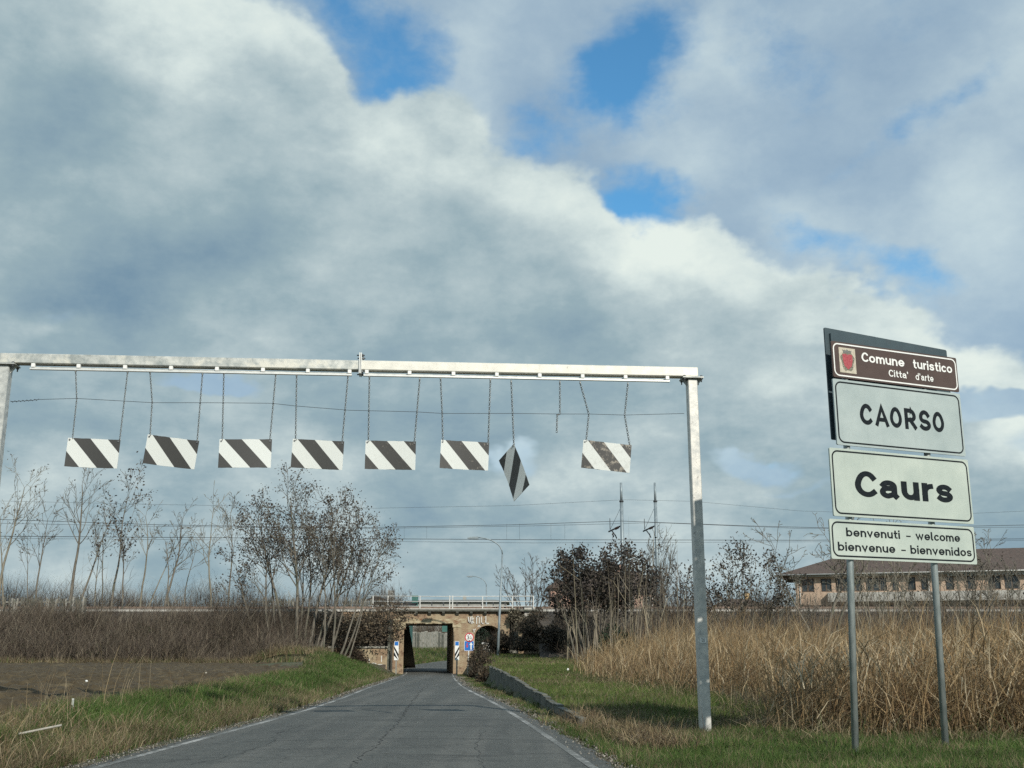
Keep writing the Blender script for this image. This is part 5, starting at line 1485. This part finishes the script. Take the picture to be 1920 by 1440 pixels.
for k, (px, Y, H, hw_, n, lab) in enumerate([(1640, 64, 6.3, 2.2, 8, 'pale stemmed bare tree between the two sign posts'), (1672, 68, 5.0, 1.2, 4, 'thin bare tree just right of the pale stemmed one'), (1738, 66, 5.4, 1.4, 6, 'bare sapling just left of the right sign post'),
                                       (1812, 62, 5.4, 1.8, 7, 'bare sapling right of the right sign post'), (1868, 66, 6.6, 2.0, 7, 'taller bare tree near the right edge of the long building'), (1905, 60, 4.4, 1.2, 5, 'bare bush at the far right edge'),
                                       (1500, 68, 4.2, 1.6, 6, 'low bare bush at the left end of the long building')]):
    bushy('bare_tree' if H > 4.5 else 'bare_shrub', lab, px, Y, 1.2, H, hw_, n, 60 + k, BARKP if k == 0 else BARK, 90 if k in (3, 4) else 0, dict(start=[.3, .2, .2, 0], prob=[.72, .58, .46, 0]), 'tree' if H > 4.5 else 'shrub', 1.5, (.10, .17), .05)


# ------------------------------------------------------------------ brush on the embankment (uncountable)
def brush(name, n, xr_, yr_, hz, hrange, cols, lab, lean=.25, w=(.012, .03), twigs=2, dens=None, lx=0.0):
    x = rng.uniform(*xr_, n); y = rng.uniform(*yr_, n)
    k = ~((by_wing(x) > .3) & (y < 77.5)); x, y = x[k], y[k]; n = len(x)
    if dens is not None: k = rng.uniform(0, 1, n) < dens(x, y); x, y = x[k], y[k]
    n = len(x); z = hz(x, y) - .1
    hn = .12 + 1.75 * fbm(x * .4, y * .4, 71); tone = (.55 + .9 * fbm(x * .35, y * .35, 72))[:, None]
    h = rng.uniform(*hrange, n) * hn; base = np.stack([x, y, z], 1)
    lx_, ly_ = rng.normal(lx, lean, n), rng.normal(0, lean, n)
    parts = [ribbons(name, base, h, rng.uniform(*w, n), lx_, ly_, pick(cols, n) * tone, 3, TWIG)]
    for _ in range(twigs):
        f = rng.uniform(.25, .8, n); ff = f ** 1.8
        bb = base + np.stack([lx_ * h * ff, ly_ * h * ff, h * f * .93], 1)
        parts.append(ribbons(name, bb, h * rng.uniform(.2, .5, n), rng.uniform(*w, n) * .7, rng.normal(lx * 1.4, .7, n), rng.normal(0, .7, n), pick(cols, n) * tone, 2, TWIG))
    return ribbon_obj(name, parts, TWIG, lab, 'brush')


BR = [(.080, .066, .052), (.104, .086, .066), (.135, .112, .084), (.055, .047, .040), (.094, .070, .056), (.19, .16, .118)]
ez = lambda x, y: np.where((y > 66.6) & (y < 101), np.maximum(emb_z(x, y), 0.3), 0.35)
brush('bank_saplings', 170, (-46, -9), (67, 77.5), ez, (2.2, 4.6), [(.15, .13, .10), (.11, .095, .075), (.20, .175, .13)], 'pale leafless saplings leaning through the brush on the left bank', .22, (.02, .04), 3, lx=.25)
brush('embankment_brush', 24000, (-46, -8.6), (66.5, 76.6), ez, (.8, 2.3), BR, 'dark tangle of leafless brush covering the left railway bank', .42, lx=.10)
brush('crest_brush', 11000, (-52, -9.5), (91.5, 97), lambda x, y: emb_z(x, y), (1.6, 3.4), BR, 'thin leafless brush along the far side of the track, left of the bridge')
brush('embankment_brush', 13000, (3, 46), (66.5, 78.5), ez, (.8, 2.0), BR, 'leafless brush covering the railway bank right of the bridge')
brush('crest_brush', 4500, (3, 30), (91.5, 97), lambda x, y: emb_z(x, y), (1.0, 2.6), BR, 'leafless brush along the far side of the track, right of the bridge')
brush('bank_brush', 5200, (-26, 8), (160, 182), lambda x, y: 0 * x + 1.6, (2.0, 4.2), BR, 'brown brush above the concrete bank wall through the bridge opening', w=(.03, .06))
brush('stem_thicket', 90, (3.2, 9.5), (60, 67), lambda x, y: ground(x, y), (2.5, 7.0), [(.30, .26, .18), (.22, .19, .14), (.16, .14, .11)], 'pale bare stems rising before the dark leafy tree', .10, (.03, .06), 1)


def leaf_mass(name, blobs_, n, size, cols, lab, cat='bramble'):
    """low tangled bushes as many small leaves and twigs over ellipsoids"""
    per = n // len(blobs_); P_ = []
    for (c, rx, ry, rz_) in blobs_:
        d = rng.normal(size=(per, 3)); d /= np.linalg.norm(d, axis=1)[:, None]; d[:, 2] = np.abs(d[:, 2])
        rr = rng.uniform(.55, 1.05, (per, 1)) * (.7 + .6 * fbm(d[:, 0] * 3 + c[0], d[:, 1] * 3 + d[:, 2] * 2, 81)[:, None])
        P_.append(np.array(c)[None] + d * rr * np.array([[rx, ry, rz_]]))
    pts = np.concatenate(P_); co, q, cc = leaf_quads(pts, rng.uniform(*size, len(pts)), pick(cols, len(pts), .3))
    b2 = pts[rng.integers(0, len(pts), n // 6)]
    tw = ribbons(name, b2 - np.array([[0, 0, .2]]), rng.uniform(.3, .9, len(b2)), rng.uniform(.012, .025, len(b2)), rng.normal(0, .6, len(b2)), rng.normal(0, .6, len(b2)), pick(BR, len(b2)), 2, BLADE)
    return ribbon_obj(name, [(co, q, cc), tw], BLADE, lab, cat)


DK = [(.040, .040, .028), (.055, .050, .036), (.075, .060, .044), (.040, .034, .028), (.10, .08, .058)]
def bl(px, py, Y, rx, rz_, ry=None):
    p = at(px, py, Y); return ((p.x, p.y, p.z), rx, ry or rx * .8, rz_)
bk_ = []
for k in range(34):
    u = rng.uniform(0, 1); bk_.append(bl(930 + 160 * u, rng.uniform(1205, 1242) - 22 * math.sin(u * PI), 73.5 - 3 * u + rng.uniform(-.8, 1.5), rng.uniform(.4, .95), rng.uniform(.4, 1.1)))
bk_ += [bl(985, 1185, 76, .9, .8), bl(1010, 1165, 77.4, .8, .9), bl(1055, 1180, 76, 1.0, .9), bl(1085, 1170, 76, 1.2, .8)]
leaf_mass('bramble_thicket', bk_, 15000, (.08, .19), DK, 'dark bramble thicket right of the small arch', 'bramble')
leaf_mass('bramble_thicket', [bl(912, 1282, 53.5, .55, .75), bl(905, 1262, 60, .6, 1.0), bl(900, 1250, 69, .8, 1.3), bl(920, 1238, 73.5, 1.0, 1.4), bl(890, 1270, 66, .35, .5)], 6000, (.08, .16), [(.06, .045, .032), (.085, .062, .042), (.045, .04, .03), (.11, .085, .055)], 'brown bramble tumbling over the far end of the low wall', 'bramble')
leaf_mass('evergreen_bush', [bl(1150, 1240, 64, 1.1, 2.0), bl(1175, 1240, 64.5, .9, 1.6)], 3500, (.10, .2), [(.018, .040, .024), (.028, .055, .03), (.02, .03, .02)], 'dark evergreen bush behind the pale stems', 'bush')
leaf_mass('evergreen_bush', [bl(900, 1212, 106, 1.2, 2.6), bl(925, 1212, 107, 1.4, 2.8), bl(945, 1212, 106, 1.2, 2.4)], 3000, (.14, .28), [(.018, .036, .024), (.028, .05, .03), (.02, .028, .02)], 'dark evergreen bush seen through the small arch', 'bush')
leaf_mass('wall_ivy', [bl(668, 1246, 76.6, .9, .9), bl(690, 1262, 76.4, .9, .55), bl(712, 1268, 76.3, .8, .35), bl(650, 1232, 76.6, 1.0, 1.1)], 4000, (.09, .17), [(.05, .035, .028), (.07, .05, .035), (.035, .032, .022)], 'dark withered ivy spilling over the left wing wall', 'ivy')
cl_ = []
for k in range(46):
    x_ = rng.uniform(-45, -14); y_ = rng.uniform(67, 77); cl_.append(((x_, y_, float(emb_z(np.array(x_), np.array(y_))) - .1), rng.uniform(.6, 1.8), rng.uniform(.5, 1.1), rng.uniform(.5, 1.5)))
leaf_mass('bank_bramble', cl_, 15000, (.09, .2), [(.055, .046, .038), (.075, .060, .048), (.045, .045, .032), (.11, .088, .062), (.05, .06, .03)], 'low tangled brambles in clumps on the left railway bank', 'bramble')
brush('bank_dry_grass', 4200, (-46, -13), (66.6, 72), ez, (.5, 1.3), [(.24, .20, .13), (.19, .155, .10), (.30, .255, .17), (.14, .115, .08)], 'clumps of pale dry grass at the foot of the left bank', .4, (.012, .025), 1, dens=lambda x, y: sstep(.5, .62, fbm(x * .3, y * .5, 77)))
leaf_mass('bank_ivy', [bl(px, py, 77.0, 1.9, 1.5) for px, py in ((600, 1180), (640, 1185), (680, 1185), (715, 1180), (700, 1205), (655, 1205), (560, 1185), (520, 1190), (728, 1165))], 8500, (.09, .19), [(.075, .06, .048), (.10, .08, .06), (.055, .05, .038), (.15, .125, .09), (.24, .205, .15), (.17, .13, .085)], 'dark ivy and dead leaves covering the bank left of the bridge', 'ivy')
leaf_mass('pier_ivy', [bl(966, 1165, 78.6, .5, .9), bl(980, 1180, 78.4, .6, 1.0), bl(1000, 1170, 78.6, .6, .9)], 2600, (.08, .18), [(.06, .055, .035), (.20, .18, .13), (.045, .04, .03), (.30, .27, .2)], 'pale and dark ivy on the wing wall right of the small arch', 'ivy')

# ------------------------------------------------------------------ tall dry reeds, right
RP = np.array([(2.5, 39), (3.0, 33), (4.0, 28.5), (5.3, 26), (5.3, 22), (4.35, 18.4), (5.2, 17.4), (8, 17.0), (14, 16.6), (24, 16.4), (30, 60), (6, 60), (2.6, 46)])


def inpoly(x, y, poly):
    r_ = np.zeros(len(x), bool); j = len(poly) - 1
    for i in range(len(poly)):
        xi, yi = poly[i]; xj, yj = poly[j]
        c = ((yi > y) != (yj > y)) & (x < (xj - xi) * (y - yi) / (yj - yi + 1e-9) + xi)
        r_ ^= c; j = i
    return r_


def reeds():
    def samp(n):
        y = 16.4 + (60 - 16.4) * rng.uniform(0, 1, n) ** 1.7; x = rng.uniform(2, 1 + y * .52 + 3, n)
        k = inpoly(x + rng.normal(0, .18, n), y + rng.normal(0, .18, n), RP); return x[k], y[k]
    GOLD = [(.31, .22, .115), (.39, .285, .155), (.26, .175, .09), (.45, .35, .205), (.21, .14, .075), (.29, .19, .095), (.16, .115, .07)]
    PALEC = [(.48, .40, .27), (.42, .34, .22), (.34, .26, .155), (.55, .48, .34)]
    DARK = [(.14, .09, .055), (.19, .125, .07), (.10, .07, .045), (.25, .17, .095)]
    parts = []
    def tall(x, y): return (.34 + 1.25 * fbm(x * .42, y * .42, 91, 3)) * (.42 + .58 * sstep(-.3, 3.2, x - np.interp(y, [17, 22, 26, 29, 38, 60], [1.5, 2.5, 3.4, 3.2, 2.4, 3.0])))
    # upright stems
    x, y = samp(21000); n = len(x); z = ground(x, y) - .05; h = rng.uniform(1.15, 1.95, n) * tall(x, y) * np.interp(y, [16, 18.5, 24, 40], [.68, .9, 1.12, 1.25])
    parts.append(ribbons('r', np.stack([x, y, z], 1), h, rng.uniform(.008, .016, n), rng.normal(.22, .28, n), rng.normal(-.04, .24, n), pick(GOLD, n), 3, BLADE, .25))
    # arching leaves from the stems
    x, y = samp(46000); n = len(x); z = ground(x, y) + rng.uniform(.05, 1.25, n) * tall(x, y); h = rng.uniform(.45, 1.0, n)
    parts.append(ribbons('r', np.stack([x, y, z], 1), h * .8, rng.uniform(.010, .024, n), rng.normal(.15, .75, n), rng.normal(-.1, .7, n), pick(GOLD + PALEC[:2], n), 3, BLADE, .1, .55))
    # tangled litter low down at the front
    x, y = samp(26000); n = len(x); z = ground(x, y) + rng.uniform(-.02, .55, n); h = rng.uniform(.4, .9, n)
    parts.append(ribbons('r', np.stack([x, y, z], 1), h, rng.uniform(.009, .02, n), rng.normal(0, 1.1, n), rng.normal(-.2, 1.0, n), pick(DARK + GOLD[:2], n), 3, BLADE, .1, .8))
    # pale broken leaves at the front edge
    x, y = samp(9000); k = y < 23; x, y = x[k], y[k]; n = len(x); z = ground(x, y) + rng.uniform(.1, 1.2, n)
    parts.append(ribbons('r', np.stack([x, y, z], 1), rng.uniform(.35, .9, n), rng.uniform(.012, .026, n), rng.normal(.2, 1.0, n), rng.normal(-.3, .8, n), pick(PALEC, n), 3, BLADE, .1, .9))
    ribbon_obj('dry_reeds', parts, BLADE, 'tall golden dry reeds filling the ground behind the welcome sign', 'reeds')


reeds()

# ------------------------------------------------------------------ grass
GREEN = np.array([(.066, .118, .028), (.085, .138, .034), (.052, .098, .025), (.11, .15, .045)])
STRAW = np.array([(.22, .175, .105), (.18, .14, .08), (.28, .235, .15), (.13, .10, .06)])


def grass(name, n, xf, yr_, hr, wr, drymask, lab, pw=1.0, lean=.45, keep=None, segs=2, gcols=GREEN, hx=None):
    y = yr_[0] + (yr_[1] - yr_[0]) * rng.uniform(0, 1, n) ** pw
    a, b = xf(y); x = a + (b - a) * rng.uniform(0, 1, n)
    if keep is not None: k = keep(x, y); x, y = x[k], y[k]
    n = len(x); z = ground(x, y) - .015
    clump = fbm(x * 1.7, y * 1.7, 101); dry = drymask(x, y) + .55 * (fbm(x * .9, y * .9, 102) - .5) + rng.normal(0, .12, n)
    isdry = rng.uniform(0, 1, n) < np.clip(dry, 0.02, .98)
    cols = np.where(isdry[:, None], pick(STRAW, n), pick(gcols, n)) * (.45 + 1.05 * fbm(x * .8, y * .8, 103))[:, None]
    h = rng.uniform(*hr, n) * (.45 + 1.1 * clump) * np.where(isdry, 1.15, 1.0)
    if hx is not None: h = h * hx(x, y)
    w = rng.uniform(*wr, n) * np.interp(y, [12, 20, 45, 75], [1, 1.25, 2.4, 3.6])
    p = ribbons(name, np.stack([x, y, z], 1), h, w, rng.normal(.05, lean, n), rng.normal(0, lean, n), cols, segs, BLADE)
    return ribbon_obj(name, [p], BLADE, lab, 'grass')


near_right = lambda x, y: ~(((np.abs(x - GR.x) < .1) & (np.abs(y - GR.y) < .1)))
grass('verge_grass', 100000, lambda y: (xr(y) + .42 + .10 * np.sin(y * 5), np.minimum(10.5, y * .5 + 1.2)), (11.8, 19.5), (.06, .16), (.005, .010), lambda x, y: .06 + .25 * sstep(.3, 1, fbm(x * .8, y * .8, 111)) + .35 * np.exp(-((x - 2.4) / 1.0) ** 2 - ((y - 17.0) / 1.2) ** 2), 'short green roadside grass around the gantry and sign posts', 1.2, keep=near_right)
grass('bank_grass', 90000, lambda y: (xw(y) + .03, np.interp(y, [18, 28, 40, 60, 75], [5.5, 5.0, 4.6, 5, 5])), (18.5, 74), (.08, .18), (.005, .010), lambda x, y: .10 + .3 * sstep(.45, .7, fbm(x * .5, y * .5, 112)), 'sunlit grass bank above the low wall right of the road', 1.5, gcols=np.array([(.090, .140, .032), (.115, .16, .040), (.075, .12, .03), (.135, .165, .05)]))
grass('shoulder_grass', 30000, lambda y: (xr(y) + .40 + .12 * np.sin(y * 3.1) + .1 * np.sin(y * 7.7), xw(y) - .05), (17, 76), (.04, .11), (.005, .010), lambda x, y: .28 + .2 * np.sin(y * .9), 'strip of grass between the road and the low wall', 1.4)
grass('verge_grass', 120000, lambda y: (field_edge(y) - .1, xl(y) - .28), (10.5, 70), (.10, .26), (.005, .011), lambda x, y: .20 + .42 * (1 - sstep(.3, 1.5, xl(y) - x)) + .30 * (1 - sstep(.0, 1.0, x - field_edge(y))) - .30 * np.exp(-((y - 19) / 4) ** 2) * sstep(1, 1.8, xl(y) - x) - .2 * sstep(28, 34, y), 'mixed green and dry grass on the verge between field and road', 1.5, .55)
grass('field_margin_grass', 26000, lambda y: (-44 + 0 * y, -11 + 0 * y), (65.4, 69.0), (.2, .55), (.006, .010), lambda x, y: .85 + 0 * x, 'strip of straw coloured grass along the far edge of the field', 1.0, .5)
grass('far_bank_grass', 16000, lambda y: (xl(y) - 6, xl(y) - .3), (93, 165), (.2, .5), (.010, .018), lambda x, y: .25 + 0 * x, 'grass bank beyond the bridge', 1.0)


def dry_weeds():
    STR = [(.30, .23, .13), (.24, .18, .10), (.38, .31, .20), (.18, .13, .08)]
    n = 4600; y = 11.5 + 6.5 * rng.uniform(0, 1, n) ** 1.2; x = xl(y) - rng.uniform(.5, 4.6, n) * (.6 + .4 * rng.uniform(0, 1, n))
    k = (fbm(x * .7, y * .7, 121) > .42 - .12 * (x < -6.5)) & (y < 17.2 + (x > -6) * .5); x, y = x[k], y[k]; n = len(x); z = ground(x, y)
    p1 = ribbons('w', np.stack([x, y, z], 1), rng.uniform(.18, .48, n), rng.uniform(.006, .012, n), rng.normal(.1, .6, n), rng.normal(0, .6, n), pick(STR, n), 3, BLADE, .15, .5)
    n = 90; y = rng.uniform(12, 24, n); x = xl(y) - rng.uniform(1.2, 4.2, n); z = ground(x, y)
    p2 = ribbons('w', np.stack([x, y, z], 1), rng.uniform(.6, 1.15, n), rng.uniform(.006, .010, n), rng.normal(.1, .28, n), rng.normal(0, .25, n), pick(STR, n), 3, BLADE, .3)
    # tussocks in front of the gantry post and on the wall's broken end
    P_ = [p1, p2]
    for (cx_, cy_, s, m) in ((1.55, 18.4, .45, 700), (1.85, 16.6, .35, 650), (2.0, 15.6, .4, 600), (2.9, 19.4, .6, 800), (1.3, 20.6, .35, 500), (4.2, 19.2, .5, 500)):
        x = rng.normal(cx_, s * .6, m); y = rng.normal(cy_, s, m); z = ground(x, y)
        P_.append(ribbons('w', np.stack([x, y, z], 1), rng.uniform(.15, .45, m), rng.uniform(.006, .012, m), rng.normal(0, .8, m), rng.normal(0, .8, m), pick(STR + [(.10, .07, .045)] * 2, m), 3, BLADE, .15, .6))
    ribbon_obj('dry_weeds', P_, BLADE, 'tufts of dry straw coloured weeds along both edges of the road', 'weeds')
    # thin stubble over the ploughed field
    n = 5000; y = 12 + 56 * rng.uniform(0, 1, n) ** 1.3; x = field_edge(y) - rng.uniform(.1, 1, n) ** 1.4 * 32; z = np.interp(y, [0, 15, 40, 70], [0.24, 0.30, 0.38, 0.40])
    p3 = ribbons('w', np.stack([x, y, z], 1), rng.uniform(.06, .22, n), rng.uniform(.008, .016, n), rng.normal(0, 1.0, n), rng.normal(0, 1.0, n), pick(STR, n) * .6, 2, BLADE)
    ribbon_obj('field_stubble', [p3], BLADE, 'scattered straw stubble lying on the ploughed field', 'stubble')


dry_weeds()


# ------------------------------------------------------------------ cracks and seams in the asphalt, grit along its edges
TAR = mat('tar_seam', (0.030, 0.031, 0.030), (0.055, 0.057, 0.053), 9, 0.8)


def crack(pts, w, seed):
    r_ = random.Random(seed); L_, R_ = [], []
    P_ = []
    for a, b in zip(pts[:-1], pts[1:]):
        n = max(3, int(math.hypot(b[0] - a[0], b[1] - a[1]) / .18))
        for k in range(n): P_.append((a[0] + (b[0] - a[0]) * k / n + r_.uniform(-.05, .05), a[1] + (b[1] - a[1]) * k / n + r_.uniform(-.05, .05)))
    co = []
    for i, (x, y) in enumerate(P_):
        x0, y0 = P_[max(i - 1, 0)]; x1, y1 = P_[min(i + 1, len(P_) - 1)]
        d = math.hypot(x1 - x0, y1 - y0) or 1; nx_, ny_ = -(y1 - y0) / d, (x1 - x0) / d
        ww = w * r_.uniform(.35, 1.3) / 2
        a_, b_ = float(xl(y)) - .12, float(xr(y)) + .24; t_ = (x - a_) / (b_ - a_); z = float(zr(y)) + .03 * (1 - (2 * t_ - 1) ** 2) + .0045
        co += [(x + nx_ * ww, y + ny_ * ww, z), (x - nx_ * ww, y - ny_ * ww, z)]
    q = [(2 * i, 2 * i + 1, 2 * i + 3, 2 * i + 2) for i in range(len(P_) - 1)]
    link_mesh('crack', np_mesh('crack', co, q), TAR, ROAD)


crack([(-1.75, 11.5), (-1.85, 16), (-2.1, 22), (-2.6, 30), (-3.4, 44)], .018, 1)
for k, (xa, xb, yy) in enumerate([(-4.5, -2.2, 13.6), (-1.6, .7, 14.3), (-3.8, .1, 16.2), (-4.4, -1.0, 18.0), (-2.0, .2, 19.6), (-4.3, -.4, 22.0), (-3.2, -.2, 24.5), (-4.6, -1.2, 28.0), (-4.4, -1.0, 33.5), (-4.8, -2.0, 39.0)]):
    r_ = random.Random(k); crack([(xa, yy), ((xa + xb) / 2, yy + r_.uniform(-.4, .4)), (xb, yy + r_.uniform(-.5, .5))], .012 + .012 * (yy > 20), 20 + k)
crack([(-.3, 12.5), (-.5, 15.5), (-.45, 18.5)], .01, 50); crack([(-3.6, 13), (-3.3, 15.5), (-3.7, 18.4), (-3.5, 20)], .01, 51)


def grit():
    n = 9000; y = 11.5 + 58 * rng.uniform(0, 1, n) ** 1.7; lf = rng.uniform(0, 1, n) < .5
    x = np.where(lf, xl(y) - .12 + rng.normal(-.10, .14, n), xr(y) + .24 + rng.normal(.08, .16, n))
    z = np.maximum(ground(x, y), zr(y) - .01) + .006
    s_ = rng.uniform(.006, .026, n) * np.interp(y, [12, 40, 70], [1, 1.8, 2.4])
    v = rng.normal(size=(n, 4, 3)); v /= np.linalg.norm(v, axis=2)[:, :, None]
    co = np.stack([x, y, z], 1)[:, None, :] + v * s_[:, None, None]
    t = (np.arange(n)[:, None, None] * 4 + np.array([[0, 1, 2], [0, 2, 3], [0, 3, 1], [1, 3, 2]])[None]).reshape(-1, 3)
    c = np.repeat(pick([(.22, .21, .18), (.14, .13, .11), (.30, .28, .24), (.10, .085, .06)], n), 4, 0)
    o = link_mesh('road_grit', np_mesh('road_grit', co.reshape(-1, 3), None, t, cols=c), TWIG)
    tag(o, 'loose grit and crumbled asphalt along both road edges', 'grit', kind='stuff')


grit()


def reed_fringe():
    fp = np.array([(2.4, 38), (3.0, 33), (3.9, 28.5), (5.2, 25.6), (5.0, 22), (4.3, 18.2), (5.2, 17.1), (8, 16.7), (14, 16.3), (20, 16.1)])
    n = 3400; i = rng.integers(0, len(fp) - 1, n); t = rng.uniform(0, 1, n)
    c = fp[i] + (fp[i + 1] - fp[i]) * t[:, None]; x = c[:, 0] + rng.normal(-.15, .45, n); y = c[:, 1] + rng.normal(-.25, .5, n); z = ground(x, y) - .03
    k = fbm(x * 1.1, y * 1.1, 131) > .42; x, y, z = x[k], y[k], z[k]; n = len(x)
    cols = pick([(.27, .21, .125), (.20, .15, .09), (.36, .30, .19), (.13, .10, .065), (.10, .12, .045)], n)
    ribbon_obj('reed_fringe', [ribbons('f', np.stack([x, y, z], 1), rng.uniform(.18, .75, n), rng.uniform(.007, .016, n), rng.normal(-.1, .8, n), rng.normal(-.35, .7, n), cols, 3, BLADE, .12, .6)], BLADE, 'low bent straw and weeds along the front of the reeds', 'weeds')


reed_fringe()
